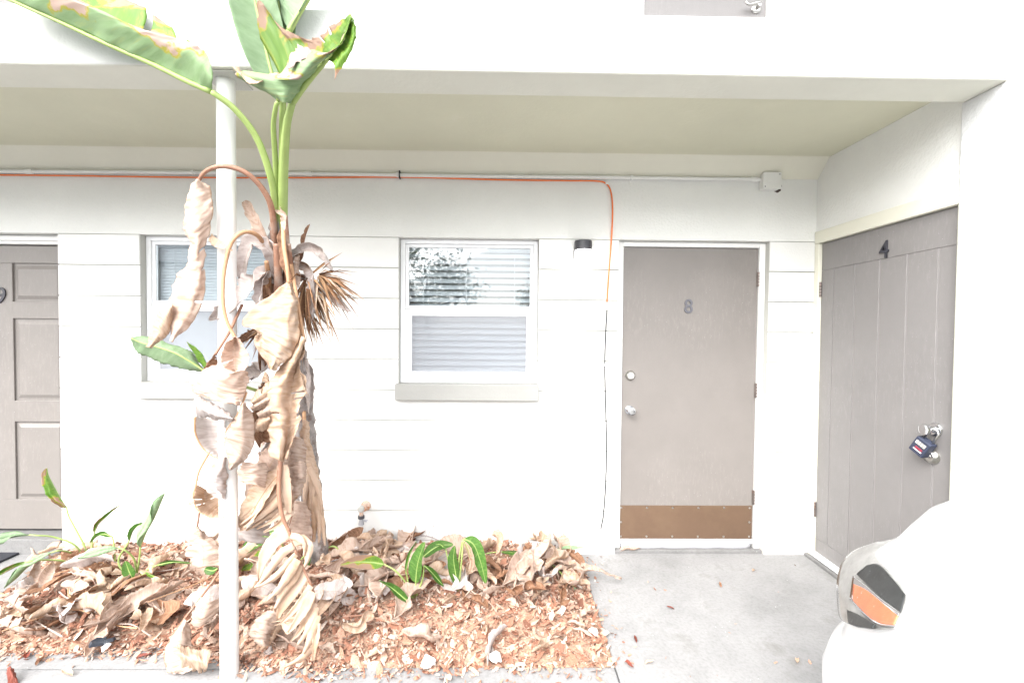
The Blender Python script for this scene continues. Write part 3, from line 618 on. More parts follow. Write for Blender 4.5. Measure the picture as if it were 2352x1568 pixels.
# ------------------------------------------------------------------ leaves
def V3(a): return np.array([a[0], a[1], a[2]], float)
def spline(pts, n):
    return np.array([list(p) for p in smoothpath(pts, n-1)])
def unit(a): return a/(np.linalg.norm(a, axis=-1, keepdims=True)+1e-9)
def shape_leaf(u, base=.10):
    return np.maximum(base*(1-u), np.sin(np.pi*np.clip(u, 0, 1)**.72)**.62)*(u < 1) + .0
def shape_strip(u): return np.clip(np.minimum(u*9+.35, 1), 0, 1)*np.clip((1-u)*5, .04, 1)**.6
def blade(spine, width, hint, fold=(.25, .25), curl=(.6, .6), twist=(0, 0), ripple=.04, rfreq=5., strips=0, gap=.25, lean=.25, sag=0., wob=.25,
          jag=.05, seed=0, nu=44, nv=8, shape=shape_leaf, sides=(-1, 1), wl=1., wr=1., skip=0., pleat=0.):
    """mesh data of one leaf blade: spine points, half width, hint = direction the upper face looks"""
    rg = np.random.RandomState(seed)
    us = np.linspace(0, 1, 120); P = spline(spine, 120); T = unit(np.gradient(P, axis=0))
    h0, h1 = (hint if isinstance(hint[0], (tuple, list, Vector, np.ndarray)) else (hint, hint))
    h0, h1 = V3(h0), V3(h1)
    H = h0[None]*(1-us[:, None])+h1[None]*us[:, None]
    Nn = unit(H-T*(H*T).sum(1, keepdims=True)); S = np.cross(T, Nn)
    tw = twist[0]+(twist[1]-twist[0])*us
    c, s_ = np.cos(tw)[:, None], np.sin(tw)[:, None]
    Nn, S = Nn*c+S*s_, S*c-Nn*s_
    def samp(A, u): return np.stack([np.interp(u, us, A[:, k]) for k in range(3)], -1)
    verts, faces, uvs = [], [], []
    ph = rg.uniform(0, 6.28, 8)
    for side in sides:
        k = 0 if side < 0 else 1; wf = wl if side < 0 else wr
        if strips:
            cuts = np.sort(np.concatenate([[0.0], np.clip(np.linspace(0, 1, strips+1)[1:-1]+rg.uniform(-.35, .35, strips-1)/strips, .02, .98), [1.0]]))
        else: cuts = np.array([0., 1.])
        for q in range(len(cuts)-1):
            a, b = cuts[q], cuts[q+1]
            if skip and rg.rand() < skip: continue
            n = max(4, int(round(nu*(b-a)))+1) if strips else nu
            u = np.linspace(a, b, n); t = np.linspace(0, 1, nv)
            U, Tt = np.meshgrid(u, t, indexing='ij')
            mid = (a+b)/2
            g_ = gap*(1 if strips else 0)*rg.uniform(.5, 1.3)
            Ue = mid+(U-mid)*(1-g_*Tt)
            dl = lean*(1+(.5*rg.randn() if strips else 0))
            so = wob*rg.randn() if strips else 0.
            ln = rg.uniform(.66, 1.08) if strips else 1.
            w = width*wf*shape(U)*ln
            w = w*(1+jag*np.interp(U, np.linspace(0, 1, 26), rg.randn(26)))
            cc = curl[k]*(1+.35*np.sin(5*U+ph[k]))+(.5*rg.randn()*abs(curl[k]) if strips else 0)
            ang = fold[k]+so*Tt+cc*Tt*(1+.15*np.sin(9*U+ph[2+k]))
            dt = t[1]-t[0]
            cx = np.concatenate([np.zeros((n, 1)), np.cumsum(np.cos(ang[:, 1:])*dt, 1)], 1)
            hh = np.concatenate([np.zeros((n, 1)), np.cumsum(np.sin(ang[:, 1:])*dt, 1)], 1)
            rp = ripple*Tt**1.5*(np.sin(2*np.pi*rfreq*U+ph[4+k])+.6*np.sin(2*np.pi*rfreq*2.3*U+ph[6+k]+2*Tt))
            if strips and pleat: hh = hh+pleat*(b-a)*2.2*Tt**.7*(((U-mid)/(b-a)*2)**2)*rg.uniform(.5, 1.5)
            base = samp(P, Ue.ravel()).reshape(n, nv, 3)
            nn = unit(samp(Nn, Ue.ravel())).reshape(n, nv, 3); ss = unit(samp(S, Ue.ravel())).reshape(n, nv, 3); tt = unit(samp(T, Ue.ravel())).reshape(n, nv, 3)
            W_ = w[..., None]
            X = base+ss*(side*cx[..., None])*W_+nn*((hh+rp)[..., None])*W_+tt*((dl*Tt**1.2)[..., None])*W_
            X[..., 2] -= sag*(Tt**2)*w
            i0 = len(verts); verts += X.reshape(-1, 3).tolist(); uvs += np.stack([U, Tt], -1).reshape(-1, 2).tolist()
            for i in range(n-1):
                for j in range(nv-1):
                    f = (i0+i*nv+j, i0+(i+1)*nv+j, i0+(i+1)*nv+j+1, i0+i*nv+j+1)
                    faces.append(f if side > 0 else f[::-1])
    return verts, faces, uvs
def leaf_mesh(name, data, mats, thick=.0008):
    v, f, uv = data; me = bpy.data.meshes.new(name); me.from_pydata(v, [], f)
    ul = me.uv_layers.new(name='UVMap'); li = np.zeros(len(me.loops), int); me.loops.foreach_get('vertex_index', li)
    ul.data.foreach_set('uv', np.array(uv)[li].ravel())
    bm = bmesh.new(); bm.from_mesh(me); bmesh.ops.remove_doubles(bm, verts=bm.verts, dist=1e-5); bm.to_mesh(me); bm.free()
    me.polygons.foreach_set('use_smooth', [True]*len(me.polygons))
    for m in (mats if isinstance(mats, (list, tuple)) else [mats]): me.materials.append(m)
    return me
def leaf(name, data, mats, parent=None, thick=.0009):
    o = link_mesh(name, leaf_mesh(name, data, mats), None, parent)
    if thick:
        m = o.modifiers.new('thickness', 'SOLIDIFY'); m.thickness = thick; m.offset = 0
        if isinstance(mats, (list, tuple)) and len(mats) > 1: m.material_offset = 1; m.material_offset_rim = 0
    return o
def A3(pts): return [at(x, y, Y) for x, y, Y in pts]     # photo position + depth -> place in the yard
def stalk(name, pts, r0, r1, mat, parent, n=30, flat=1.0):
    P = smoothpath(pts, n); return MB().tube(P, [r0+(r1-r0)*i/n for i in range(n+1)], 8, flat=flat).build(name, mat, parent, smooth='all')
FRONT = (0, -1, .1)

# ------------------------------------------------------------------ the tall bird of paradise plant
BP = tag(empty('bird_of_paradise', (0, 0, 0)), 'tall bird of paradise plant with tattered green leaves and hanging dead brown ones', 'plant')
tk = A3([(738, 1330, -.26), (722, 1200, -.30), (708, 1080, -.36), (697, 960, -.44), (684, 850, -.54), (664, 750, -.66), (648, 660, -.78), (640, 590, -.86), (638, 500, -.93)])
tp_ = smoothpath(tk, 90); trk = MB(); rads = []
for i in range(91):
    u = i/90; r_ = .060-.012*u-.018*max(0, u-.8)/.2; ring = .005*(1 if (i*.37) % 1 < .25 else 0)+.003*math.sin(i*2.1); rads.append(r_+ring)
trk.tube(tp_, rads, 20)
for i, v in enumerate(trk.v):
    v = Vector(v); d_ = mnoise.noise(v*14)*.006+mnoise.noise(v*45)*.003; c_ = tp_[min(90, i//20)]; nrm = (v-c_).normalized(); trk.v[i] = tuple(v+nrm*d_)
trk.build('trunk', MAT['trunk'], BP, smooth='all')

def loft(lines, mid=None, wr=.006, wf=(3., 2.), seed=0, nu=40, nv=14, bulge=0., cuts=()):
    """leaf blade stretched between hand-set contour lines; mid = index of the line that carries the midrib; bulge pushes the middle towards the yard"""
    L = [spline(A3(l), nu) for l in lines]; m = len(L)
    ts = np.linspace(0, m-1, nv); X = np.zeros((nu, nv, 3))
    for i in range(nu):
        pts = [Vector(l[i]) for l in L]
        if m == 2: row = [pts[0].lerp(pts[1], t) for t in np.linspace(0, 1, nv)]
        else: row = smoothpath(pts, nv-1)
        X[i] = np.array([list(p) for p in row])
    tt = np.linspace(0, 1, nv)
    X[:, :, 1] -= bulge*np.sin(np.pi*tt)[None, :]*np.sin(np.pi*np.linspace(.08, .92, nu))[:, None]
    du = np.gradient(X, axis=0); dv = np.gradient(X, axis=1); n = unit(np.cross(du, dv))
    U, Vv = np.meshgrid(np.linspace(0, 1, nu), tt, indexing='ij')
    h = np.zeros((nu, nv))
    for i in range(nu):
        for j in range(nv):
            h[i, j] = mnoise.noise(Vector((U[i, j]*wf[0]*2, Vv[i, j]*wf[1]*2, seed*3.7)))+.5*mnoise.noise(Vector((U[i, j]*wf[0]*6, Vv[i, j]*wf[1]*3, seed*1.3+9)))
    cr_ = np.zeros((nu, nv))
    for i in range(nu):
        for j in range(nv): cr_[i, j] = 1-2*abs(mnoise.noise(Vector((U[i, j]*wf[0]*5, Vv[i, j]*1.3, seed*2.1+4))))
    edge = .5+.8*np.abs(Vv-.5)*2
    X = X+n*((h*edge+.30*cr_)*wr)[..., None]
    # ragged margins
    rg = np.random.RandomState(seed+7)
    for j, jn in ((0, 1), (nv-1, nv-2)):
        a = np.interp(np.linspace(0, 1, nu), np.linspace(0, 1, 40), rg.uniform(-.35, .6, 40)); a[0] = a[-1] = 0
        X[:, j] = X[:, j]+(X[:, jn]-X[:, j])*a[:, None]
    mv = .5 if mid is None else mid/(m-1)
    uv = np.stack([U, np.abs(Vv-mv)/max(mv, 1-mv)], -1)
    faces = []
    for i in range(nu-1):
        for j in range(nv-1):
            u_, v_ = (i+.5)/(nu-1), (j+.5)/(nv-1)
            if any(a0 <= u_ <= a1 and b0 <= v_ <= b1 for a0, a1, b0, b1 in cuts): continue
            faces.append((i*nv+j, (i+1)*nv+j, (i+1)*nv+j+1, i*nv+j+1))
    return X.reshape(-1, 3).tolist(), faces, uv.reshape(-1, 2).tolist()
def Z(pts, y0, y1=None):
    y1 = y0 if y1 is None else y1; n_ = len(pts)
    return [(x, y, y0+(y1-y0)*i/max(1, n_-1)) for i, (x, y) in enumerate(pts)]
def loft_leaf(name, data, mats, rib=None, sm=None, r0=.006, r1=.002, pet=None, p0=.012, p1=.006):
    l = leaf(name, data, mats, BP)
    if rib: stalk('midrib', A3(rib), r0, r1, sm, l, 40)
    if pet: stalk('petiole', A3(pet), p0, p1, sm, l)
    return l
GA, GB = MAT['green_burnt'], MAT['green_under_burnt']
PG = MAT['petiole_g']
# green leaf reaching out to the left: near half, far half in torn pieces
rib1 = Z([(484, 211), (429, 187), (354, 150), (279, 117), (230, 95), (130, 48), (40, 8), (-60, -34), (-200, -90)], -1.22, -1.30)
l1 = loft_leaf('green_leaf', loft([rib1, Z([(488, 185), (452, 140), (396, 112), (332, 86), (268, 60), (185, 18), (95, -22), (-10, -66), (-150, -120)], -1.265, -1.35),
    Z([(490, 168), (474, 122), (440, 99), (375, 80), (309, 60), (236, 26), (150, -14), (44, -60), (-100, -125)], -1.265, -1.35)], 0, .006, (5, 1.5), 3, 70, 14), [GA, GB], rib1, PG, .011, .004,
    [(634, 600, -.88), (632, 470, -.98), (620, 400, -1.05), (590, 318, -1.12), (540, 252, -1.18), (486, 211, -1.22)], .017, .011)
far = [(484, 211, -1.215), (429, 187, -1.222), (354, 150, -1.23), (279, 117, -1.24), (230, 95, -1.25), (130, 48, -1.26), (40, 8, -1.27), (-60, -34, -1.28)]
leaf('torn_blade', loft([far, [(486, 165, -1.17), (440, 110, -1.165), (378, 80, -1.165), (318, 46, -1.17), (262, 16, -1.17), (180, -24, -1.175), (95, -64, -1.18), (0, -100, -1.19)],
    [(482, 140, -1.15), (425, 84, -1.15), (376, 50, -1.15), (322, 12, -1.15), (268, -12, -1.15), (190, -60, -1.15), (100, -100, -1.16), (10, -140, -1.17)]], 0, .006, (6, 2), 4, 80, 14,
    cuts=((.0, .10, .45, 1), (.17, .23, .3, 1), (.10, .17, .72, 1), (.36, .39, .4, 1))), [MAT['green'], GA], l1)
# folded leaf in the middle
rib2 = Z([(671, 237), (698, 200), (728, 164), (757, 130), (787, 95), (801, 60), (808, 40)], -1.24, -1.40)
l2 = loft_leaf('green_leaf', loft([Z([(640, 232), (590, 206), (542, 166), (640, 166), (666, 132), (716, 114), (752, 122), (780, 100), (806, 44)], -1.27, -1.38), Z([(655, 236), (650, 215), (640, 188), (685, 180), (712, 148), (738, 128), (764, 116), (788, 92), (807, 42)], -1.325, -1.42), Z([(671, 237), (690, 210), (712, 184), (730, 162), (746, 142), (764, 122), (784, 98), (800, 64), (808, 40)], -1.24, -1.40)], 2, .008, (4, 2), 8, 64, 16), [GA, GB], rib2, PG, .012, .003,
    [(652, 620, -.88), (650, 500, -.95), (652, 400, -1.05), (655, 330, -1.14), (660, 280, -1.20), (671, 237, -1.24)], .022, .013)
leaf('torn_blade', loft([Z([(671, 236), (690, 210), (712, 183), (730, 161), (746, 141), (764, 121), (784, 97), (800, 63), (808, 39)], -1.235, -1.395), Z([(628, 140), (650, 95), (680, 112), (702, 112), (728, 108), (745, 98), (768, 82), (790, 58), (808, 38)], -1.18, -1.36), Z([(574, 48), (598, 4), (642, 60), (672, 76), (706, 92), (732, 84), (764, 62), (785, 50), (808, 37)], -1.165, -1.34)], 0, .009, (5, 2), 9, 64, 16,
    cuts=((.62, .64, .5, 1), (.72, .735, .6, 1))), [GA, GB], l2)
leaf('torn_blade', loft([Z([(752, 136), (775, 110), (792, 86), (802, 58), (808, 40)], -1.34, -1.40), Z([(768, 150), (786, 124), (806, 98), (812, 66), (811, 44)], -1.38, -1.42), Z([(768, 184), (792, 146), (815, 100), (818, 66), (812, 44)], -1.37, -1.42)], 0, .007, (3, 2), 10, 30, 9), [GB, GA], l2)
leaf('torn_blade', loft([Z([(545, 150), (560, 168), (585, 176), (612, 172), (640, 166)], -1.30, -1.32), Z([(538, 152), (556, 178), (574, 192), (606, 184), (638, 172)], -1.34, -1.34)], 0, .008, (3, 2), 11, 24, 7), [MAT['dry_tan'], MAT['dry_tan']], l2)
leaf('torn_blade', loft([Z([(664, 128), (672, 118), (690, 104), (712, 112)], -1.33), Z([(660, 160), (676, 150), (700, 136), (722, 130)], -1.36)], 0, .008, (3, 2), 13, 18, 7), [MAT['dry_spot'], MAT['dry_spot']], l2)
# paler leaves rising behind
def plant_leaf(kind, stalk_pts, spine, width, hint, mats, sm, r0=.012, r1=.006, **kw):
    l = leaf(kind, blade(A3(spine), width, hint, **kw), mats, BP)
    if stalk_pts: stalk('petiole', A3(stalk_pts), r0, r1, sm, l)
    stalk('midrib', A3(spine), r1, .0016, sm, l, 40)
    return l
plant_leaf('green_leaf', [(640, 600, -.86), (637, 470, -.93), (632, 360, -1.02), (628, 290, -1.09), (634, 246, -1.14), (639, 234, -1.15)],
           [(640, 232, -1.15), (622, 160, -1.16), (603, 80, -1.17), (585, 0, -1.18), (570, -90, -1.18), (560, -190, -1.17), (555, -300, -1.15)],
           .095, (.25, -.9, .25), MAT['green_under'], PG, .014, .008, fold=(.2, .35), curl=(.3, .3), lean=.35, ripple=.02, jag=.01, seed=12, nu=60, nv=9)
plant_leaf('green_leaf', [(645, 590, -.86), (646, 450, -.95), (648, 330, -1.04), (650, 230, -1.12), (655, 130, -1.16), (664, 72, -1.18)],
           [(664, 72, -1.18), (682, 40, -1.19), (712, -10, -1.20), (750, -80, -1.21), (800, -180, -1.21), (860, -300, -1.18)],
           .14, (-.45, -.8, .2), MAT['green_under'], PG, .014, .012, fold=(.25, .35), curl=(.25, .3), lean=.2, ripple=.02, strips=4, gap=.03, wob=.05, jag=.01, seed=15, nu=50, nv=9, wr=.25)
plant_leaf('green_leaf', None, [(662, 150, -1.14), (650, 90, -1.14), (642, 20, -1.14), (636, -60, -1.14), (632, -140, -1.14)],
           .085, (.1, -.9, .2), MAT['green_under'], PG, .012, .007, fold=(.1, .5), curl=(.4, .3), lean=.3, ripple=.02, seed=18)
# low green leaf before the window
l = loft_leaf('green_leaf', loft([Z([(470, 857), (425, 850), (380, 836), (340, 822), (312, 806), (299, 780)], -.92, -.97), Z([(470, 852), (440, 832), (400, 810), (355, 795), (322, 786), (300, 776)], -.94, -.98), Z([(468, 846), (446, 812), (420, 800), (372, 782), (330, 770), (302, 774)], -.90, -.96)], 1, .006, (3, 2), 21), [GA, MAT['green_under']],
          Z([(470, 852), (440, 832), (400, 810), (355, 795), (322, 786), (300, 776)], -.94, -.98), PG, .005, .002, [(600, 900, -.70), (540, 880, -.82), (470, 853, -.94)], .008, .006)
loft_leaf('green_leaf', loft([Z([(472, 850), (452, 826), (438, 802), (428, 786)], -.93, -.96), Z([(478, 848), (468, 820), (452, 800), (430, 785)], -.96, -.98), Z([(476, 854), (470, 828), (454, 806), (431, 786)], -.92, -.95)], 1, .003, (3, 2), 22, 24, 8), [MAT['green_under'], GA])

D, DT, DG, DB = MAT['dry'], MAT['dry_tan'], MAT['dry_grey'], MAT['dry_brown']
PD, PTN = MAT['petiole_d'], MAT['petiole_t']
def dl(lines, mat, **kw):
    r9 = random.Random(kw.get('seed', 0)+900); kw['nu'] = int(kw.get('nu', 40)*1.5); kw['nv'] = int(kw.get('nv', 14)*1.4)
    kw['cuts'] = tuple((u_, u_+r9.uniform(.006, .016), *( (0, r9.uniform(.12, .4)) if r9.random() < .5 else (r9.uniform(.6, .88), 1))) for u_ in [r9.uniform(.2, .9) for _ in range(4)])
    sm = kw.pop('sm', PD); rib = kw.pop('rib', None); pet = kw.pop('pet', None); p0 = kw.pop('p0', .008); p1 = kw.pop('p1', .005); r0 = kw.pop('r0', .005)
    return loft_leaf('dead_leaf', loft(lines, **kw), mat, rib, sm, r0, .0016, pet, p0, p1)
# arch before the post with its long twisted blade
dl([Z([(451, 414), (430, 452), (424, 498), (428, 535), (441, 566), (424, 612), (404, 645), (396, 690), (392, 735), (390, 782)], -1.12, -1.10),
    Z([(453, 412), (448, 446), (448, 492), (450, 532), (450, 574), (450, 616), (444, 650), (436, 694), (416, 740), (394, 784)], -1.16, -1.15),
    Z([(458, 414), (482, 434), (488, 468), (487, 502), (474, 545), (466, 600), (474, 640), (464, 695), (436, 745), (398, 787)], -1.11, -1.13)], D, mid=2, wr=.011, wf=(6, 2), seed=31, nu=64,
   pet=[(634, 600, -.88), (626, 490, -1.0), (605, 437, -1.06), (565, 397, -1.11), (515, 382, -1.13), (475, 392, -1.13), (455, 416, -1.12)], p0=.014, p1=.007)
dl([Z([(394, 700), (372, 712), (358, 730), (346, 765), (336, 796)], -1.13, -1.11), Z([(396, 702), (384, 722), (372, 744), (358, 772), (342, 798)], -1.16, -1.13), Z([(394, 735), (392, 752), (386, 770), (368, 784), (346, 798)], -1.12, -1.12)], DT, mid=0, wr=.006, seed=32, nu=24)
dl([Z([(486, 536), (500, 548), (520, 560), (534, 574)], -1.10, -1.09), Z([(478, 552), (490, 566), (510, 572), (533, 576)], -1.13, -1.10)], DT, wr=.004, seed=30, nu=16, nv=6)
# second arch and the cup below it
dl([Z([(540, 772), (514, 792), (507, 828), (513, 850), (534, 860)], -1.15, -1.16), Z([(541, 776), (540, 806), (542, 835), (540, 856)], -1.09, -1.10), Z([(543, 772), (564, 796), (571, 828), (562, 850), (538, 861)], -1.16, -1.16)], D, mid=1, wr=.006, seed=33, nu=30,
   pet=[(616, 590, -.86), (596, 545, -.98), (562, 533, -1.05), (532, 556, -1.09), (515, 620, -1.11), (512, 690, -1.12), (522, 740, -1.12), (541, 776, -1.12)], sm=PTN, p0=.010, p1=.006)
dl([Z([(494, 812), (478, 830), (468, 848), (474, 862)], -1.12), Z([(492, 815), (500, 830), (492, 848), (478, 864)], -1.09)], DB, wr=.004, seed=34, nu=18, nv=6, pet=[(556, 700, -1.0), (528, 760, -1.08), (494, 815, -1.11)], p0=.006, p1=.005)
dl([Z([(500, 836), (468, 848), (440, 874), (448, 902), (470, 912)], -1.13, -1.13), Z([(530, 852), (500, 868), (480, 890), (492, 914), (510, 922)], -1.18, -1.17), Z([(560, 850), (540, 878), (520, 900), (530, 922), (545, 930)], -1.16, -1.16), Z([(568, 856), (568, 880), (564, 902), (558, 916), (548, 930)], -1.11, -1.13)], D, wr=.011, wf=(3, 3), seed=35, nu=34, nv=20)
dl([Z([(448, 902), (480, 920), (512, 936), (536, 958)], -1.13), Z([(446, 930), (480, 945), (510, 956), (536, 962)], -1.17), Z([(452, 958), (484, 962), (512, 966), (534, 966)], -1.12)], DG, wr=.007, seed=36, nu=24, nv=10)
# big pale leaf in the middle
dl([Z([(661, 650), (625, 675), (585, 702), (555, 746), (576, 753), (592, 764), (584, 782), (594, 808), (620, 846)], -1.06, -1.11), Z([(661, 650), (652, 680), (640, 706), (626, 735), (613, 756), (606, 772), (606, 792), (614, 814), (622, 848)], -1.08, -1.10),
    Z([(664, 650), (668, 680), (664, 704), (658, 738), (650, 770), (642, 792), (636, 812), (632, 826), (624, 849)], -1.15, -1.15), Z([(667, 650), (679, 680), (683, 702), (687, 740), (685, 783), (672, 812), (656, 829), (640, 841), (626, 850)], -1.09, -1.13)], DT, mid=3, wr=.012, wf=(4, 3), seed=37, nu=50, nv=24,
   pet=[(650, 492, -.99), (652, 560, -1.03), (659, 610, -1.05), (663, 650, -1.06)], sm=PTN, p0=.010, p1=.007)
# long leaf below it
dl([Z([(696, 772), (658, 822), (628, 858), (612, 894), (608, 930), (616, 966), (618, 1002), (622, 1046)], -1.06, -1.10), Z([(698, 774), (678, 822), (660, 858), (644, 894), (642, 930), (646, 966), (646, 1002), (642, 1058)], -1.13, -1.12),
    Z([(700, 776), (692, 822), (676, 858), (672, 894), (668, 930), (668, 966), (662, 1002), (652, 1060)], -1.06, -1.06), Z([(703, 778), (698, 808), (690, 838), (702, 888), (694, 922), (692, 956), (680, 986), (660, 1054)], -1.10, -1.10)], DT, mid=1, wr=.011, wf=(5, 3), seed=38, nu=56, nv=24,
   pet=[(668, 600, -.90), (678, 660, -1.0), (688, 720, -1.04), (698, 776, -1.06)], sm=PTN, p0=.008, p1=.006)
for i, (xa, ya, xb, yb, w_) in enumerate([(640, 880, 576, 925, 20), (640, 930, 590, 955, 14), (620, 962, 578, 985, 16), (640, 905, 574, 940, 12), (690, 860, 702, 905, 14)]):
    dl([Z([(xa, ya-w_/2), ((xa+xb)/2, (ya+yb)/2-w_), (xb, yb-w_*.35)], -1.08, -1.10), Z([(xa, ya), ((xa+xb)/2, (ya+yb)/2), (xb+3, yb)], -1.11, -1.12), Z([(xa, ya+w_/2), ((xa+xb)/2+4, (ya+yb)/2+w_), (xb+6, yb+w_*.35)], -1.07, -1.09)], [DT, D][i % 2], wr=.006, seed=140+i, nu=20, nv=8)
# before the post
dl([Z([(557, 926), (544, 956), (522, 985), (516, 1004), (518, 1035), (527, 1076)], -1.14, -1.13), Z([(559, 924), (556, 958), (552, 990), (552, 1015), (548, 1044), (528, 1078)], -1.185, -1.15), Z([(562, 926), (580, 952), (585, 992), (579, 1030), (562, 1058), (530, 1079)], -1.12, -1.13)], D, mid=0, wr=.005, seed=43, nu=36, rib=Z([(566, 900), (556, 928), (543, 956), (521, 985), (515, 1006)], -1.10, -1.14), sm=PTN)
dl([Z([(588, 935), (578, 950), (572, 972)], -1.04), Z([(600, 960), (590, 985), (580, 1000)], -1.02), Z([(606, 990), (604, 1010), (596, 1030)], -1.0)], DB, wr=.008, seed=44, nu=18, nv=10)
# left of the post
dl([Z([(448, 957), (448, 992), (462, 1024), (486, 1046), (512, 1056)], -1.09, -1.07), Z([(480, 960), (482, 992), (490, 1018), (500, 1040), (513, 1054)], -1.02, -1.03), Z([(520, 966), (520, 992), (520, 1016), (518, 1040), (514, 1053)], -1.07, -1.06)], DG, mid=0, wr=.006, seed=45, nu=30, rib=Z([(448, 957), (448, 992), (462, 1024), (486, 1046), (512, 1056)], -1.09, -1.07), sm=PTN)
dl([Z([(512, 1046), (490, 1072), (466, 1096), (458, 1106), (482, 1130), (508, 1145)], -1.08), Z([(515, 1048), (504, 1078), (494, 1100), (492, 1116), (502, 1132), (513, 1146)], -1.115), Z([(520, 1050), (520, 1078), (520, 1102), (520, 1118), (520, 1134), (518, 1145)], -1.07)], DG, mid=1, wr=.009, seed=48, nu=30)
dl([Z([(452, 1112), (444, 1142), (455, 1172), (482, 1188), (514, 1189)], -1.09), Z([(470, 1122), (472, 1142), (480, 1160), (496, 1170), (516, 1176)], -1.0), Z([(488, 1126), (502, 1130), (512, 1140), (518, 1152), (520, 1164)], -1.05)], DT, mid=0, wr=.006, seed=47, nu=30, rib=Z([(480, 1040), (458, 1080), (450, 1112), (444, 1142), (455, 1172), (482, 1188)], -1.04, -1.09), sm=PTN)
dl([Z([(448, 1124), (432, 1126), (426, 1132)], -1.06), Z([(450, 1150), (440, 1160), (434, 1158)], -1.08)], DT, wr=.004, seed=147, nu=12, nv=6)
dl([Z([(450, 1160), (436, 1176), (424, 1192), (416, 1206)], -1.05), Z([(454, 1164), (442, 1180), (430, 1194), (417, 1207)], -1.06)], DT, wr=.003, seed=148, nu=14, nv=5)
dl([Z([(450, 1212), (438, 1240), (428, 1268), (440, 1300)], -1.0, -1.02), Z([(452, 1210), (462, 1240), (470, 1270), (466, 1302)], -1.04, -1.05), Z([(455, 1212), (485, 1236), (508, 1262), (506, 1296)], -1.0, -1.02)], D, mid=1, wr=.010, seed=49, nu=26, pet=[(520, 1120, -.92), (468, 1150, -1.0), (452, 1212, -1.02)], p0=.005, p1=.004)
# sheets and fans between post and trunk
dl([Z([(560, 1060), (545, 1085), (556, 1110)], -1.08), Z([(585, 1062), (580, 1086), (585, 1112)], -1.10), Z([(612, 1062), (615, 1085), (608, 1120)], -1.04)], D, wr=.009, seed=53, nu=22, nv=12)
dl([Z([(640, 1000), (610, 1030), (590, 1060), (570, 1100), (560, 1150), (580, 1180)], -.98), Z([(655, 1020), (630, 1052), (612, 1086), (598, 1120), (592, 1160), (604, 1190)], -1.0), Z([(668, 1040), (660, 1068), (646, 1100), (632, 1130), (624, 1160), (626, 1196)], -.95)], D, mid=1, wr=.012, seed=54, nu=36, nv=14)
dl([Z([(600, 880), (585, 920), (580, 960), (590, 1010)], -.92), Z([(618, 880), (612, 920), (610, 965), (612, 1015)], -.88), Z([(640, 890), (645, 930), (640, 970), (636, 1016)], -.93)], DB, wr=.014, seed=55, nu=30, nv=12)
dl([Z([(580, 1120), (556, 1160), (545, 1200), (552, 1240)], -.88), Z([(610, 1130), (590, 1170), (580, 1206), (585, 1246)], -.92), Z([(640, 1140), (630, 1180), (620, 1212), (622, 1250)], -.86)], DG, wr=.013, seed=57, nu=30, nv=12)

plant_leaf('dead_leaf', [(640, 1050, -.8), (612, 1080, -.92), (600, 1090, -.95)], [(652, 1078, -1.0), (622, 1110, -1.01), (596, 1148, -1.01), (572, 1190, -1.0), (552, 1214, -.99)], .06, (-.2, -1, .4), DT, PTN, .005, .003, fold=(.2, .2), curl=(.7, .5), lean=.4, ripple=.06, seed=58, jag=.03)
# right of the trunk
dl([Z([(696, 960), (690, 1000), (692, 1040), (700, 1080), (706, 1110)], -.66), Z([(704, 965), (700, 1004), (706, 1044), (716, 1084), (726, 1120)], -.69), Z([(708, 970), (712, 1010), (722, 1050), (734, 1090), (742, 1130)], -.65)], DT, wr=.009, seed=61, nu=30, nv=10)
dl([Z([(676, 1060), (668, 1080), (680, 1096)], -.9), Z([(690, 1058), (690, 1080), (692, 1100)], -.93), Z([(702, 1062), (706, 1080), (700, 1098)], -.88)], D, wr=.009, seed=64, nu=16, nv=9)
dl([Z([(696, 820), (704, 860), (702, 900), (708, 950)], -.58), Z([(706, 822), (714, 862), (712, 900), (712, 950)], -.6)], DG, wr=.006, seed=62, nu=26, nv=6)
# long drooping leaf at the front, its strips swept down to the left
def strips_leaf(rib, ribY, strips_, mat, sm, pet=None, seed=0, r0=.007):
    V_, F_, U_ = [], [], []; rs = random.Random(seed)
    for k, (pts, w0, w1) in enumerate(strips_):
        P = [Vector((x, y, 0)) for x, y in pts]; n_ = len(P); Lft, Mid, Rgt = [], [], []
        yb = ribY(pts[0][1]); sgn = rs.choice((-1, 1))
        for i, p in enumerate(P):
            t = i/(n_-1); d_ = (P[min(i+1, n_-1)]-P[max(i-1, 0)]).normalized(); nn_ = Vector((-d_.y, d_.x, 0)); w = w0*(.45+.55*math.sin(math.pi*min(1, t*1.1+.12)))*(1-t)**.35*.8+w1
            Y_ = yb-.020*math.sin(math.pi*t*.8)-.009*(k % 4)
            a_ = p+nn_*w; c_ = p-nn_*w
            Lft.append((a_.x, a_.y, Y_)); Mid.append((p.x, p.y, Y_-sgn*.007*min(1, t*3))); Rgt.append((c_.x, c_.y, Y_+.004))
        v, f, uv = loft([Lft, Mid, Rgt], 0, .003, (3, 2), seed+k, 26, 8); o_ = len(V_)
        V_ += v; F_ += [tuple(i+o_ for i in q) for q in f]; U_ += [(.3+.7*((k*.37) % 1)+u_*.02, .15+.85*u_) for u_, v_ in uv]
    l = leaf('dead_leaf', (V_, F_, U_), mat, BP); stalk('midrib', A3(rib), r0, .002, sm, l, 50)
    if pet: stalk('petiole', A3(pet), .011, r0, sm, l)
    return l
yr8 = lambda y: -1.05+.05*(y-1222)/290
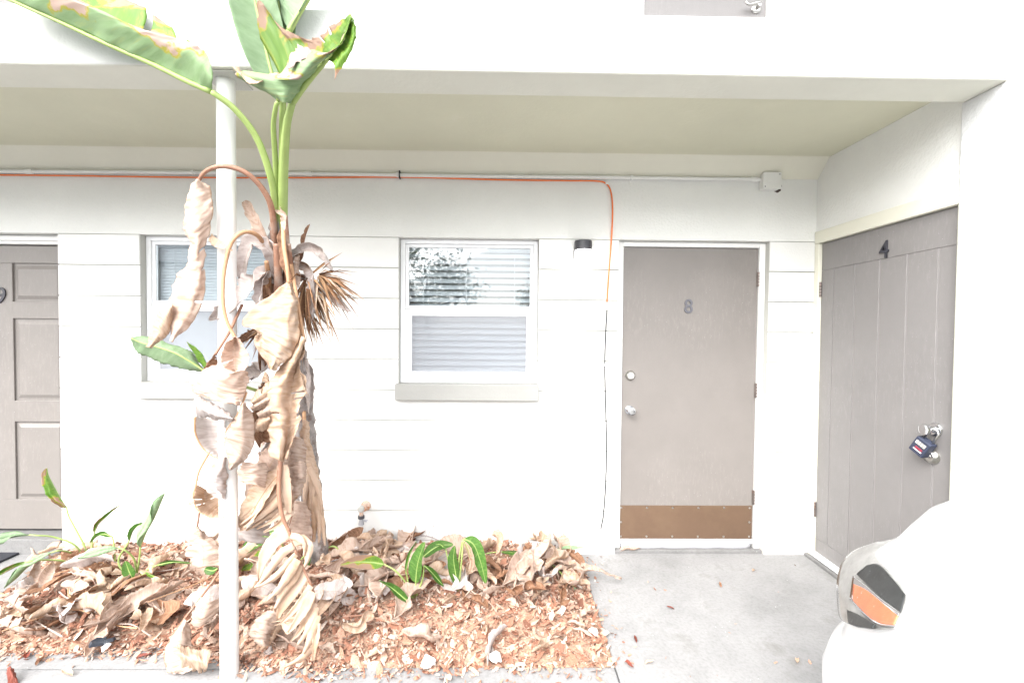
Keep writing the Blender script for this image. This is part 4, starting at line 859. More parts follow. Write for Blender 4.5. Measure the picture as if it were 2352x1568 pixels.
strips_leaf([(663, 1218, -1.05), (677, 1261, -1.045), (699, 1309, -1.04), (716, 1346, -1.03), (726, 1379, -1.025), (730, 1416, -1.02), (730, 1466, -1.01), (726, 1515, -1.0)], yr8, [
    ([(664, 1222), (636, 1236), (612, 1268), (598, 1306), (594, 1336)], 22, 2), ([(674, 1252), (648, 1270), (625, 1300), (604, 1330), (588, 1346)], 13, 2), ([(680, 1272), (656, 1300), (630, 1326), (606, 1340), (584, 1348)], 9, 1.5),
    ([(684, 1284), (664, 1318), (642, 1350), (613, 1380)], 14, 2), ([(700, 1310), (676, 1344), (652, 1384), (637, 1420)], 24, 4), ([(690, 1296), (672, 1330), (648, 1366), (632, 1396)], 12, 3), ([(714, 1344), (692, 1380), (664, 1412), (641, 1434)], 10, 2),
    ([(719, 1358), (700, 1396), (680, 1428), (662, 1452)], 13, 3), ([(724, 1374), (708, 1410), (692, 1440), (678, 1462)], 11, 2), ([(728, 1392), (714, 1430), (700, 1458), (684, 1480)], 10, 2.5), ([(730, 1412), (718, 1450), (708, 1478), (697, 1500)], 10, 3),
    ([(730, 1430), (726, 1462), (722, 1490), (719, 1516)], 8, 3), ([(729, 1440), (718, 1480), (694, 1508), (652, 1532)], 12, 2), ([(726, 1385), (704, 1424), (688, 1450), (668, 1472)], 8, 2),
    ([(674, 1246), (694, 1240), (710, 1254), (706, 1284), (700, 1302)], 15, 2), ([(668, 1228), (686, 1236), (700, 1250), (698, 1276)], 10, 2)], DT, PD,
    [(660, 940, -.8), (648, 1030, -.98), (641, 1095, -1.03), (642, 1150, -1.05), (651, 1192, -1.05), (664, 1220, -1.05)], 70)
strips_leaf([(704, 1040, -.66), (708, 1070, -.68), (714, 1110, -.70), (722, 1150, -.71)], lambda y: -.69, [
    ([(702, 1046), (694, 1080), (690, 1110), (692, 1136)], 8, 1.5), ([(706, 1056), (706, 1100), (700, 1140), (702, 1172)], 9, 2), ([(708, 1064), (718, 1104), (716, 1150), (712, 1186)], 10, 2), ([(710, 1072), (728, 1110), (736, 1146), (740, 1180)], 9, 1.5),
    ([(714, 1100), (710, 1140), (700, 1190), (698, 1232)], 9, 2), ([(716, 1110), (722, 1160), (722, 1206), (720, 1244)], 10, 3), ([(718, 1120), (734, 1164), (742, 1210), (746, 1252)], 9, 2), ([(720, 1130), (730, 1176), (734, 1214), (732, 1246)], 7, 2)], DT, PTN, [(698, 930, -.46), (700, 990, -.60), (704, 1040, -.66)], 60, .005)
FAN = ([(655, 1050, -.93), (662, 1092, -.96), (671, 1132, -.98), (672, 1175, -.98), (665, 1206, -.98)], [
    ([(644, 1074), (620, 1092), (600, 1122), (578, 1158), (547, 1188)], 15, 2), ([(652, 1082), (636, 1104), (612, 1136), (584, 1168), (550, 1196)], 16, 2), ([(662, 1098), (644, 1124), (618, 1152), (586, 1180), (552, 1206)], 12, 2),
    ([(667, 1112), (650, 1138), (622, 1164), (596, 1186), (560, 1212)], 14, 2), ([(671, 1134), (650, 1156), (626, 1178), (598, 1198), (566, 1218)], 10, 2), ([(672, 1156), (650, 1176), (624, 1196), (590, 1214)], 9, 1.5), ([(672, 1172), (654, 1190), (636, 1206), (606, 1222)], 10, 2),
    ([(648, 1068), (652, 1100), (660, 1140), (664, 1180)], 14, 6)])
strips_leaf(FAN[0], lambda y: -.98, FAN[1], DT, PD, [(660, 960, -.7), (656, 1010, -.86), (655, 1050, -.93)], 52, .006)
plant_leaf('dead_leaf', None, [(712, 1370, -1.0), (700, 1400, -1.0), (680, 1430, -1.0), (655, 1455, -1.0)], .15, (-.2, -1, .4), DT, PTN, .005, .003, fold=(.1, .05), curl=(.2, .2), lean=.7, ripple=.02, strips=7, gap=.42, wob=.2, seed=71, wl=.2, wr=.9, jag=.02, pleat=.5)
dl([Z([(610, 1400), (585, 1425), (575, 1455), (590, 1475)], -.98), Z([(630, 1402), (608, 1432), (600, 1462), (606, 1482)], -1.01), Z([(650, 1410), (632, 1438), (622, 1466), (618, 1484)], -.97)], D, wr=.010, seed=75, nu=22, nv=10)
# leaf lying at the foot of the post on a long stalk
dl([Z([(424, 1420), (392, 1465), (378, 1505), (388, 1540), (415, 1545)], -.98, -1.04), Z([(428, 1424), (410, 1470), (402, 1506), (412, 1530), (440, 1538)], -1.02, -1.06), Z([(434, 1440), (440, 1480), (452, 1500), (470, 1506), (488, 1498)], -.98, -1.03)], D, mid=0, wr=.010, seed=73, nu=34, nv=16, rib=Z([(520, 1290), (470, 1360), (424, 1420), (392, 1465), (378, 1505), (388, 1540), (415, 1545)], -.80, -1.04), r0=.006)
dl([Z([(404, 1478), (428, 1484), (455, 1488), (486, 1492)], -1.04), Z([(410, 1500), (436, 1512), (462, 1520), (476, 1530)], -1.09), Z([(420, 1532), (446, 1540), (466, 1545), (474, 1540)], -1.05)], DT, wr=.008, seed=74, nu=22, nv=10)
dl([Z([(462, 1370), (445, 1400), (440, 1430)], -.9), Z([(480, 1380), (470, 1410), (458, 1440)], -.93), Z([(510, 1370), (515, 1385), (505, 1400)], -.88)], D, wr=.008, seed=76, nu=16, nv=9)
dl([Z([(668, 1000), (652, 1040), (650, 1085), (662, 1130)], -.86), Z([(682, 1002), (676, 1044), (676, 1090), (680, 1138)], -.90), Z([(696, 1008), (704, 1048), (702, 1092), (694, 1134)], -.84)], D, wr=.011, seed=801, nu=30, nv=12)
dl([Z([(676, 1150), (664, 1190), (668, 1226), (684, 1252)], -.74), Z([(690, 1150), (688, 1192), (692, 1230), (698, 1258)], -.78), Z([(706, 1156), (714, 1196), (716, 1230), (710, 1256)], -.73)], D, wr=.011, seed=802, nu=30, nv=12)
# narrow shreds filling the skirt
for k in range(34):
    r3 = random.Random(700+k); y0 = r3.uniform(850, 1150); cx0 = np.interp(y0, [650, 850, 1080, 1320], [648, 684, 708, 738])-r3.uniform(22, 110); tY = np.interp(y0, [650, 850, 1080, 1320], [-.78, -.54, -.36, -.26])
    L_ = r3.uniform(50, 130); dx = r3.uniform(-40, 22); w_ = r3.uniform(5, 17); Yk = tY-r3.uniform(.12, .34)
    ln = [(cx0+dx*t+r3.uniform(-7, 7), y0+L_*t) for t in (0, .35, .7, 1)]
    dl([Z([(x-w_*q, y+r3.uniform(-6, 6)) for (x, y), q in zip(ln, (.4, 1, .8, .15))], Yk, Yk-.03), Z(ln, Yk-r3.uniform(-.03, .04), Yk-.03), Z([(x+w_*q, y+r3.uniform(-6, 6)) for (x, y), q in zip(ln, (.4, 1, .8, .15))], Yk, Yk-.02)], [D, DT, DG, DB, D, DT][k % 6], wr=.008, wf=(3, 2), seed=700+k, nu=20, nv=6)
# torn papery bracts round the crown
bract = [
 ([(640, 640, -.86), (628, 590, -.92), (606, 565, -.95), (580, 560, -.97), (562, 600, -.98), (555, 650, -.98)], .045, DG), ([(632, 650, -.86), (600, 640, -.95), (570, 665, -1.0), (530, 710, -1.02), (482, 735, -1.03)], .05, DG),
 ([(620, 640, -.88), (606, 625, -.94), (600, 660, -.97), (606, 700, -.97), (618, 725, -.97)], .035, DG), ([(640, 600, -.9), (618, 560, -.94), (596, 520, -.96), (572, 480, -.96), (562, 462, -.96)], .030, D),
 ([(664, 600, -.85), (690, 575, -.86), (720, 568, -.86), (748, 585, -.86), (768, 625, -.85)], .032, DG), ([(660, 640, -.84), (690, 600, -.82), (700, 550, -.81), (712, 515, -.80)], .018, PD and DB),
 ([(660, 625, -.83), (690, 612, -.84), (712, 620, -.85), (722, 650, -.86), (724, 700, -.86), (718, 742, -.86)], .036, DG), ([(664, 610, -.84), (684, 590, -.87), (680, 620, -.89), (684, 660, -.9)], .018, D),
 ([(660, 640, -.82), (700, 640, -.82), (740, 660, -.82), (775, 690, -.82), (806, 715, -.82)], .026, DG), ([(618, 620, -.86), (612, 660, -.86), (620, 720, -.84), (618, 780, -.82), (610, 850, -.78)], .030, DB),
 ([(640, 700, -.8), (612, 700, -.88), (604, 740, -.9), (612, 790, -.9), (600, 850, -.88)], .04, DB), ([(655, 720, -.76), (600, 760, -.9), (566, 780, -.95), (540, 800, -.98)], .028, DB),
 ([(650, 520, -.95), (654, 580, -.97), (668, 640, -.97), (672, 720, -.95), (680, 800, -.92)], .024, DB), ([(640, 480, -.97), (648, 490, -1.0), (656, 500, -1.01), (654, 530, -1.02)], .02, D),
 ([(655, 800, -.66), (610, 850, -.86), (580, 862, -.9), (560, 880, -.92)], .06, DG), ([(690, 820, -.5), (708, 850, -.52), (712, 890, -.52), (708, 930, -.5)], .03, DG),
]
for i, (pts, w_, mt) in enumerate(bract):
    leaf('bract', blade(A3(pts), w_, (random.Random(i).uniform(-.5, .5), -1, .3), fold=(.35, .3), curl=(.9, .8), twist=(0, random.Random(i+50).uniform(-1.2, 1.2)), ripple=.16, rfreq=4, seed=100+i, jag=.12, shape=shape_strip, nu=36, nv=6), mt, BP)
# brown leaf bases sheathing the crown
for i, (xa, ya, xb, yb, r_) in enumerate([(630, 690, 626, 480, .020), (646, 690, 640, 470, .018), (660, 680, 655, 495, .018), (618, 680, 612, 600, .016), (668, 660, 664, 560, .014), (640, 720, 634, 560, .022)]):
    stalk('leaf_base', A3([(xa, ya, -.80), ((xa+xb)/2+2, (ya+yb)/2, -.90-.01*(i % 3)), (xb, yb, -.96-.01*(i % 2))]), r_, r_*.55, [PD, MAT['trunk'], PD, PTN, PD, PD][i], BP, 24, .7)
# spent flower heads: fibrous spikes
def flower(cx, cy, Y, n, seed, aim, spread, length, name='flower_head', parent=None):
    rg = random.Random(seed); c = at(cx, cy, Y); m = MB()
    for k in range(n):
        d_ = Vector(aim)+Vector((rg.gauss(0, spread), rg.gauss(0, spread), rg.gauss(0, spread))); d_.normalize(); L = length*rg.uniform(.45, 1.1)
        drop = Vector((0, 0, -rg.uniform(.1, .5)*L)); p0 = c+d_*.012; p1 = c+d_*L*.5+drop*.2; p2 = c+d_*L+drop
        wv = d_.cross(Vector((rg.uniform(-1, 1), rg.uniform(-1, 1), rg.uniform(-1, 1)))).normalized(); w_ = rg.uniform(.002, .006)
        th = d_.cross(wv)*.0012
        vs_ = [p0-wv*w_*.6, p0+wv*w_*.6, p1-wv*w_+th, p1+wv*w_-th, p1+th*3, p2]
        m.add(vs_, [(0, 1, 3, 4), (0, 4, 2), (2, 4, 5), (4, 3, 5)])
    o = m.build(name, MAT['spike'], parent, fix=False); o['kind'] = 'stuff'; return o
MAT['spike'] = islandmat('dry_flower_spike', [(0, (.12, .06, .035)), (.4, (.25, .13, .07)), (.75, (.40, .25, .14)), (1, (.50, .40, .32))])
flower(702, 640, -.82, 110, 5, (.25, -.25, -.75), .42, .27, parent=BP); flower(730, 632, -.82, 70, 6, (.8, -.2, -.35), .30, .25, parent=BP); flower(690, 690, -.80, 50, 8, (.35, -.2, -.8), .3, .22, parent=BP)
flower(615, 745, -.92, 26, 7, (-.4, -.3, -.7), .35, .13, parent=BP)

# ------------------------------------------------------------------ young plants and green shoots in the bed
GR, GRU = MAT['green'], MAT['green_under']
def gz(x, y, z=.06):                      # depth of a bed point seen at a photo position
    return atz(x, y, z).y
def young(label, base, shoots, group='young shoots in the bed'):
    Yb = gz(*base); b = at(base[0], base[1], Yb)
    e = tag(empty('young_plant', b), label, 'plant', group); inv = Matrix.Translation(-b)
    for i, (st, bl, w, kind, yo) in enumerate(shoots):
        S_ = [(x, y, Yb+yo*k/max(1, len(st)-1)) for k, (x, y) in enumerate(st)]; Bp = [(x, y, Yb+yo) for x, y in bl]
        kk = pxm(Yb+yo); hw = w/kk*(2.3 if kind.startswith('rolled') else .95)
        opt = dict(flat=dict(fold=(.15, .2), curl=(.3, .35), ripple=.03), rolled=dict(fold=(.5, .6), curl=(2.6, 2.4), ripple=.03), half=dict(fold=(.5, .5), curl=(1.1, 1.0), ripple=.06))[kind.split('_')[0]]
        mats = GRU if kind.startswith('rolled') else GR
        if kind.endswith('_burnt'): mats = MAT['green_burnt']
        if kind.endswith('_tan'): mats = MAT['dry_tan']
        hx = -.4+.8*((i*7) % 5)/4
        l = leaf('leaf', blade(A3(Bp), hw, (hx, -.8, .5), lean=.3, jag=.01, seed=200+i*3+int(base[0]), nu=30, nv=9, **opt), mats, e); l.location = -b
        if st: s_ = stalk('stem', A3(S_+[Bp[0]]), .0055, .0035, PG, l, 24)
        m_ = stalk('midrib', A3(Bp), .0035, .001, PG, l, 24)
    return e
young('young green shoots with rolled leaves in the bed, one spear standing tall', (307, 1345), [
    ([(307, 1342), (318, 1297), (322, 1262)], [(322, 1255), (336, 1222), (354, 1190), (368, 1158), (379, 1132)], 11, 'rolled', .0),
    ([(300, 1335), (272, 1290), (292, 1250)], [(297, 1240), (306, 1218), (322, 1204), (345, 1199)], 9, 'half', .03),
    ([(317, 1330), (308, 1284), (287, 1263)], [(272, 1258), (249, 1261), (222, 1270), (199, 1277), (180, 1281)], 9, 'rolled', -.08),
    ([(309, 1330), (334, 1311), (356, 1299)], [(362, 1297), (390, 1291), (415, 1290), (440, 1293)], 9, 'half', -.05),
    ([(306, 1335)], [(304, 1328), (296, 1310), (288, 1288)], 13, 'flat', -.06),
    ([(312, 1335), (330, 1318)], [(336, 1314), (358, 1325), (382, 1336)], 7, 'half_burnt', -.1)])
young('young plant leaning left over the landing with arching stems and curled leaves', (209, 1302), [
    ([(209, 1300), (194, 1254), (175, 1217), (158, 1185)], [(153, 1166), (140, 1146), (126, 1120), (112, 1092), (108, 1074)], 18, 'half_burnt', .0),
    ([(199, 1302), (175, 1254), (125, 1233), (85, 1229)], [(67, 1228), (35, 1232), (0, 1240), (-45, 1252)], 11, 'rolled', -.15),
    ([(197, 1304), (162, 1290), (112, 1285), (75, 1288)], [(60, 1290), (30, 1303), (0, 1318), (-40, 1340)], 12, 'half_burnt', -.2),
    ([(188, 1285), (160, 1268), (135, 1264)], [(118, 1268), (90, 1284), (62, 1303), (37, 1328), (10, 1350)], 8, 'rolled', -.18),
    ([(212, 1296), (211, 1250), (216, 1228)], [(217, 1222), (226, 1204), (240, 1190), (262, 1170), (276, 1160)], 9, 'half_burnt', .05),
    ([(264, 1290), (261, 1245), (258, 1236)], [(258, 1232), (240, 1226), (222, 1232), (208, 1246)], 9, 'half', .03),
    ([(215, 1308)], [(212, 1305), (222, 1318), (240, 1328), (262, 1338)], 10, 'flat', -.08)])
young('young plant with one broad upright glossy green leaf in the bed', (949, 1378), [
    ([(949, 1376), (954, 1350)], [(955, 1338), (957, 1310), (963, 1280), (976, 1244)], 22, 'flat', -.02),
    ([(948, 1376), (932, 1338), (908, 1310)], [(882, 1295), (855, 1291), (820, 1290), (781, 1297)], 17, 'flat_burnt', -.06),
    ([], [(940, 1384), (920, 1366), (895, 1346), (870, 1332)], 15, 'half', -.10),
    ([(940, 1370), (936, 1330)], [(932, 1312), (938, 1286), (946, 1262), (957, 1242)], 7, 'half', .03),
    ([(955, 1370), (970, 1330)], [(974, 1298), (988, 1310), (1004, 1328), (1020, 1346)], 13, 'half', -.03),
    ([], [(972, 1278), (992, 1262), (1012, 1252), (1042, 1250)], 14, 'flat', .12)])
young('young plant with a drooping green leaf bent over in the bed', (1052, 1362), [
    ([(1052, 1360)], [(1052, 1346), (1046, 1312), (1042, 1282), (1045, 1252)], 17, 'flat', -.02),
    ([(1052, 1358), (1054, 1290), (1062, 1245)], [(1066, 1237), (1088, 1250), (1104, 1290), (1116, 1340)], 17, 'flat', -.06),
    ([(1054, 1350), (1060, 1290)], [(1064, 1240), (1074, 1262), (1080, 1290), (1076, 1318)], 14, 'half_tan', -.08),
    ([(1050, 1356), (1035, 1310)], [(1024, 1262), (1012, 1250), (1000, 1250)], 6, 'half', .05)])
young('single dark green leaf standing against the wall under the tap', (838, 1243), [
    ([], [(840, 1244), (834, 1222), (828, 1200), (822, 1172)], 22, 'flat', .0),
    ([], [(836, 1240), (846, 1228), (858, 1226), (868, 1228)], 10, 'flat', -.01)])
young('dark green leaves hanging low between the post and the trunk', (625, 1300), [
    ([(660, 1290), (645, 1240)], [(632, 1220), (608, 1232), (580, 1250), (548, 1278)], 22, 'flat', -.1),
    ([(660, 1300), (630, 1270)], [(618, 1262), (598, 1280), (575, 1296), (545, 1316)], 18, 'flat_burnt', -.15),
    ([(680, 1330)], [(640, 1370), (628, 1388), (618, 1404), (608, 1424)], 16, 'flat', -.3),
    ([(720, 1310), (690, 1290)], [(715, 1262), (708, 1285), (704, 1310), (712, 1322)], 10, 'flat', -.1),
    ([(800, 1290), (770, 1255), (745, 1262)], [(735, 1268), (728, 1284), (722, 1300), (720, 1316)], 8, 'half', .0),
    ([], [(500, 1305), (490, 1310), (478, 1308), (470, 1306)], 10, 'flat', -.25)])
young('green stalks with rolled leaves lying along the foot of the wall', (1085, 1284), [
    ([(1085, 1280), (1120, 1270)], [(1150, 1266), (1180, 1268), (1205, 1270), (1225, 1270)], 9, 'half', .0),
    ([(1085, 1284), (1160, 1276), (1230, 1272)], [(1258, 1265), (1285, 1262), (1312, 1260), (1342, 1256)], 7, 'rolled', .0),
    ([(1085, 1286), (1150, 1290), (1200, 1288)], [(1204, 1288), (1220, 1288), (1240, 1286)], 3, 'rolled', -.04)])
young('green stalk with a pale torn leaf lying at the corner of the bed', (1248, 1284), [
    ([(1248, 1282), (1275, 1302), (1300, 1328)], [(1316, 1345), (1332, 1366), (1348, 1386), (1366, 1406)], 7, 'rolled', -.25),
    ([], [(1290, 1318), (1272, 1330), (1252, 1344), (1240, 1366)], 26, 'half_tan', -.12),
    ([], [(1322, 1352), (1310, 1366), (1296, 1382), (1284, 1396)], 13, 'half_tan', -.25)])

# ------------------------------------------------------------------ dead leaves lying on the bed
rg = random.Random(21)
variants = []
for k in range(14):
    r2 = random.Random(300+k); L = r2.uniform(.20, .34); n_ = 5; sp_ = []
    for i in range(n_):
        t = i/(n_-1); sp_.append(((t-.5)*L, .03*math.sin(t*3+k)+.02*r2.uniform(-1, 1), .012+.05*r2.random()*math.sin(math.pi*t)+(.04*r2.random() if i in (0, n_-1) else 0)))
    mt = [MAT['dry'], MAT['dry_tan'], MAT['dry'], MAT['dry_grey'], MAT['dry'], MAT['dry_tan'], MAT['dry_brown']][k % 7]
    data = blade(sp_, r2.uniform(.045, .085), (0, 0, 1), fold=(r2.uniform(-.2, .5), r2.uniform(-.2, .5)), curl=(r2.uniform(-.8, 2.2), r2.uniform(-.6, 2.4)), twist=(r2.uniform(-.6, .6), r2.uniform(-1.6, 1.6)),
                 ripple=r2.uniform(.05, .14), rfreq=r2.uniform(2, 4), lean=.3, jag=.03, seed=300+k, nu=26, nv=7, strips=(0 if k % 3 else 3), gap=.15, wob=.25)
    me = leaf_mesh('dead_leaf', data, mt); variants.append(me)
def in_bed(x, y): return x > bed_left(y)+.02 and x < BX1-.02 and y > bed_edge(x)+.02 and y < -.03
def drop_leaf(x, y, z, rz, s, k, tilt=(0, 0), label='large dry curled leaf lying on the planting bed', group='dry leaves on the bed'):
    o = link_mesh('dead_leaf', variants[k % len(variants)], None); o.location = (x, y, z); o.rotation_euler = (tilt[0], tilt[1], rz); o.scale = (s, s, s)
    m = o.modifiers.new('thickness', 'SOLIDIFY'); m.thickness = .0009; m.offset = 0
    return tag(o, label, 'leaf', group)
cnt = 0
while cnt < 200:
    zone = rg.random()
    lab = 'large dry curled leaf in the heap between the trunk and the plain door' if zone < .6 else ('large dry curled leaf in the heap left of the post' if zone < .88 else 'large dry curled leaf on the ground round the trunk')
    if zone < .60: px, py = rg.uniform(745, 1320), rg.gauss(1318, 58)
    elif zone < .88: px, py = rg.gauss(240, 170), rg.gauss(1395, 62)
    else: px, py = rg.gauss(620, 90), rg.gauss(1360, 70)
    q = atz(px, py, .05)
    if not in_bed(q.x, q.y): continue
    heap = max(0, 1-abs(py-1300)/110)
    drop_leaf(q.x, q.y, bed_h(q.x, q.y)+rg.uniform(.005, .05)+.03*heap*rg.random(), rg.uniform(0, 6.28), rg.uniform(.55, 1.05), rg.randrange(14), (rg.uniform(-.5, .5), rg.uniform(-.5, .5)), lab); cnt += 1
for k in range(46):
    q = atz(rg.uniform(590, 1385), rg.gauss(1445, 42), .04)
    if in_bed(q.x, q.y): drop_leaf(q.x, q.y, bed_h(q.x, q.y)+rg.uniform(.008, .02), rg.uniform(0, 6.28), rg.uniform(.22, .42), rg.randrange(14), (rg.uniform(-.3, .3), rg.uniform(-.3, .3)), 'small dry leaf on the open mulch at the front of the bed', 'small dry leaves on the open mulch')
# a few that stand out
def ground_loft(label, lines, mat, wr=.008, seed=0, nu=30, nv=14, **kw):
    v, f, uv = loft(lines, None, wr, (4, 2), seed, nu, nv, **kw); c = Vector(np.mean(np.array(v), 0)); c.z = min(p[2] for p in v)
    v = [(p[0]-c.x, p[1]-c.y, p[2]-c.z) for p in v]
    o = leaf('dead_leaf', (v, f, uv), mat); o.location = c; return tag(o, label, 'leaf')
ground_loft('tan dead leaf with a twisted upright tip near the bed corner', [Z([(1262, 1226), (1236, 1252), (1205, 1285), (1175, 1315), (1150, 1345)], -.25, -.5), Z([(1266, 1228), (1256, 1258), (1222, 1296), (1190, 1330), (1160, 1372)], -.30, -.55), Z([(1258, 1262), (1242, 1282), (1215, 1300), (1200, 1340), (1176, 1386)], -.26, -.52)], MAT['dry'], seed=401)
ground_loft('pale dead leaf reaching from the bed onto the concrete', [Z([(1288, 1306), (1320, 1288), (1360, 1296), (1395, 1312), (1430, 1326)], -.28, -.36), Z([(1284, 1316), (1322, 1304), (1362, 1306), (1396, 1316), (1428, 1327)], -.33, -.38), Z([(1296, 1326), (1330, 1320), (1364, 1310), (1396, 1320), (1426, 1330)], -.34, -.37)], MAT['dry'], seed=402)
ground_loft('broad pinkish dead leaf arched over the heap below the wall', [Z([(1000, 1262), (1012, 1236), (1040, 1226), (1068, 1232), (1086, 1258)], -.12), Z([(1012, 1280), (1024, 1258), (1044, 1248), (1064, 1254), (1076, 1276)], -.2), Z([(1020, 1296), (1034, 1282), (1046, 1276), (1058, 1280), (1064, 1296)], -.26)], MAT['dry'], seed=403)
ground_loft('long pale dead leaf lying right of the trunk', [Z([(760, 1366), (800, 1345), (840, 1330), (876, 1310)], -.48, -.42), Z([(764, 1380), (806, 1368), (846, 1352), (880, 1328)], -.54, -.48), Z([(772, 1398), (815, 1386), (856, 1370), (884, 1350)], -.52, -.48)], MAT['dry'], seed=404)
ground_loft('brown folded dead leaf with a dark edge below the shoots', [Z([(806, 1440), (820, 1410), (850, 1390), (888, 1378)], -.68, -.6), Z([(812, 1442), (840, 1424), (866, 1404), (888, 1380)], -.73, -.64), Z([(818, 1444), (856, 1430), (878, 1408), (889, 1382)], -.7, -.62)], MAT['dry_brown'], seed=405)
ground_loft('tan dead leaf with a pointed tip on the mulch below the corner', [Z([(1188, 1368), (1200, 1390), (1222, 1420), (1250, 1452)], -.56, -.72), Z([(1204, 1362), (1222, 1390), (1240, 1420), (1251, 1454)], -.60, -.74), Z([(1226, 1372), (1242, 1398), (1250, 1424), (1252, 1456)], -.57, -.72)], MAT['dry'], seed=406)
ground_loft('long curling dead leaf sweeping across the left of the bed', [Z([(200, 1380), (188, 1420), (210, 1455), (250, 1450), (300, 1420)], -.6), Z([(206, 1380), (200, 1414), (222, 1436), (256, 1428), (306, 1406)], -.65), Z([(214, 1376), (216, 1404), (240, 1418), (270, 1408), (312, 1396)], -.6)], MAT['dry'], seed=407)
ground_loft('rolled dead leaf resting across the left heap', [Z([(262, 1400), (290, 1380), (325, 1360), (360, 1350)], -.52), Z([(270, 1414), (300, 1394), (335, 1374), (362, 1354)], -.57), Z([(284, 1420), (312, 1404), (340, 1382), (364, 1358)], -.53)], MAT['dry'], seed=408)
ground_loft('pleated pale dead leaf lying flat at the left of the bed', [Z([(110, 1420), (150, 1408), (172, 1420), (170, 1460)], -.62, -.72), Z([(96, 1450), (130, 1440), (156, 1452), (160, 1486)], -.68, -.76), Z([(86, 1480), (112, 1476), (140, 1484), (148, 1506)], -.7, -.8)], MAT['dry_tan'], wr=.014, seed=409)
ground_loft('pale dead leaf trailing to the kerb in the left corner', [Z([(116, 1440), (90, 1470), (66, 1505), (36, 1548)], -.72, -.92), Z([(126, 1450), (106, 1482), (84, 1515), (50, 1552)], -.77, -.95), Z([(132, 1460), (116, 1494), (96, 1524), (60, 1556)], -.73, -.92)], MAT['dry'], seed=410)
ground_loft('maroon dead leaf on the kerb at the front', [Z([(978, 1544), (1000, 1536), (1028, 1540), (1046, 1552)], -1.0), Z([(976, 1562), (1000, 1556), (1026, 1558), (1048, 1562)], -1.03), Z([(980, 1580), (1004, 1576), (1028, 1576), (1044, 1574)], -1.06)], MAT['red_leaf'], wr=.005, seed=411)
ground_loft('red brown leaf standing at the edge of the asphalt in the left corner', [Z([(14, 1538), (24, 1528), (36, 1545)], -1.04), Z([(16, 1556), (28, 1548), (40, 1560)], -1.07), Z([(14, 1580), (30, 1572), (44, 1576)], -1.08)], MAT['red_leaf'], wr=.004, seed=412)
# dry stalks
for k in range(46):
    px, py = (rg.gauss(250, 140), rg.gauss(1390, 60)) if k % 2 else (rg.gauss(960, 190), rg.gauss(1360, 70))
    q = atz(px, py, .05)
    if not in_bed(q.x, q.y): continue
    a = rg.uniform(0, 6.28); L = rg.uniform(.14, .42); z0 = bed_h(q.x, q.y)+.03
    pts = [Vector((-.5*L*math.cos(a), -.5*L*math.sin(a), rg.uniform(-.01, .03))), Vector((rg.uniform(-.02, .02), rg.uniform(-.02, .02), rg.uniform(.0, .05))), Vector((.5*L*math.cos(a), .5*L*math.sin(a), rg.uniform(-.01, .04)))]
    o = MB().tube(smoothpath(pts, 14), [.0042-.0022*i/14 for i in range(15)], 6).build('dry_stalk', [MAT['petiole_d'], MAT['petiole_t'], MAT['trunk'], MAT['dry_grey']][k % 4], None, smooth='all'); o.location = (q.x, q.y, z0)
    tag(o, 'thin dry leaf stalk lying among the dead leaves', 'stalk', 'dry stalks on the bed')
# fibrous remains of a flower by the wall
ff = flower(1008, 1196, gz(1008, 1240)+.02, 46, 15, (-.35, -.2, .35), .5, .15); tag(ff, 'dried brown spiky flower head against the foot of the wall', 'flower'); ff['kind'] = 'thing'
f2 = flower(905, 1268, gz(905, 1290), 40, 16, (.0, -.5, -.2), .6, .13); tag(f2, 'dark fibrous flower remains half buried in the leaf heap', 'flower'); f2['kind'] = 'thing'

# ------------------------------------------------------------------ leaf litter (uncountable chips)
lit = MB(); n_ch = 0
def chip(x, y, z, s):
    a = rg.uniform(0, 6.28); ar = rg.uniform(.25, .6); bend = rg.uniform(-.5, .7)*s; m = rg.choice((5, 6, 7))
    tx, ty = rg.gauss(0, .45), rg.gauss(0, .45); vs_ = []
    for k in range(m):
        an = 2*math.pi*k/m; rr_ = s*rg.uniform(.7, 1.15); u, v = rr_*math.cos(an), rr_*math.sin(an)*ar
        h = bend*(u/s)**2*.6+u*tx+v*ty
        vs_.append((x+u*math.cos(a)-v*math.sin(a), y+u*math.sin(a)+v*math.cos(a), z+h))
    c = (x, y, z+.002)
    lit.add(vs_+[c], [(k, (k+1) % m, m) for k in range(m)])
while n_ch < 21000:
    x, y = rg.uniform(-2.98, BX1), rg.uniform(BY0, -.005)
    if not (x > bed_left(y) and y > bed_edge(x)-.01 and x < BX1-.005): continue
    s = min(.05, rg.lognormvariate(math.log(.0095), .5) if rg.random() < .93 else rg.uniform(.022, .042)); chip(x, y, bed_h(x, y)+rg.uniform(.002, .016), s); n_ch += 1
for k in range(900):                       # spilled over the kerb and along the edges
    x = rg.uniform(-2.3, .45); e = bed_edge(x); y = e-abs(rg.gauss(0, .035 if x < -.9 else .06)); 
    if y < -1.09: continue
    if x > -.1 and y < e-.03 and rg.random() < .5: continue
    chip(x, y, rg.uniform(.003, .010), min(.04, rg.lognormvariate(math.log(.0115), .45)))
for k in range(60):
    x, y = BX1+abs(rg.gauss(0, .05)), rg.uniform(-1.0, .0); chip(x, y, .004, rg.uniform(.005, .014))
for k in range(16):
    x, y = rg.uniform(.55, 1.9), rg.uniform(-1.05, -.05); chip(x, y, .004, rg.uniform(.004, .013))
o = lit.build('leaf_litter', MAT['litter'], fix=False); tag(o, 'reddish brown leaf litter and bark chips covering the bed', 'leaf litter', kind='stuff')

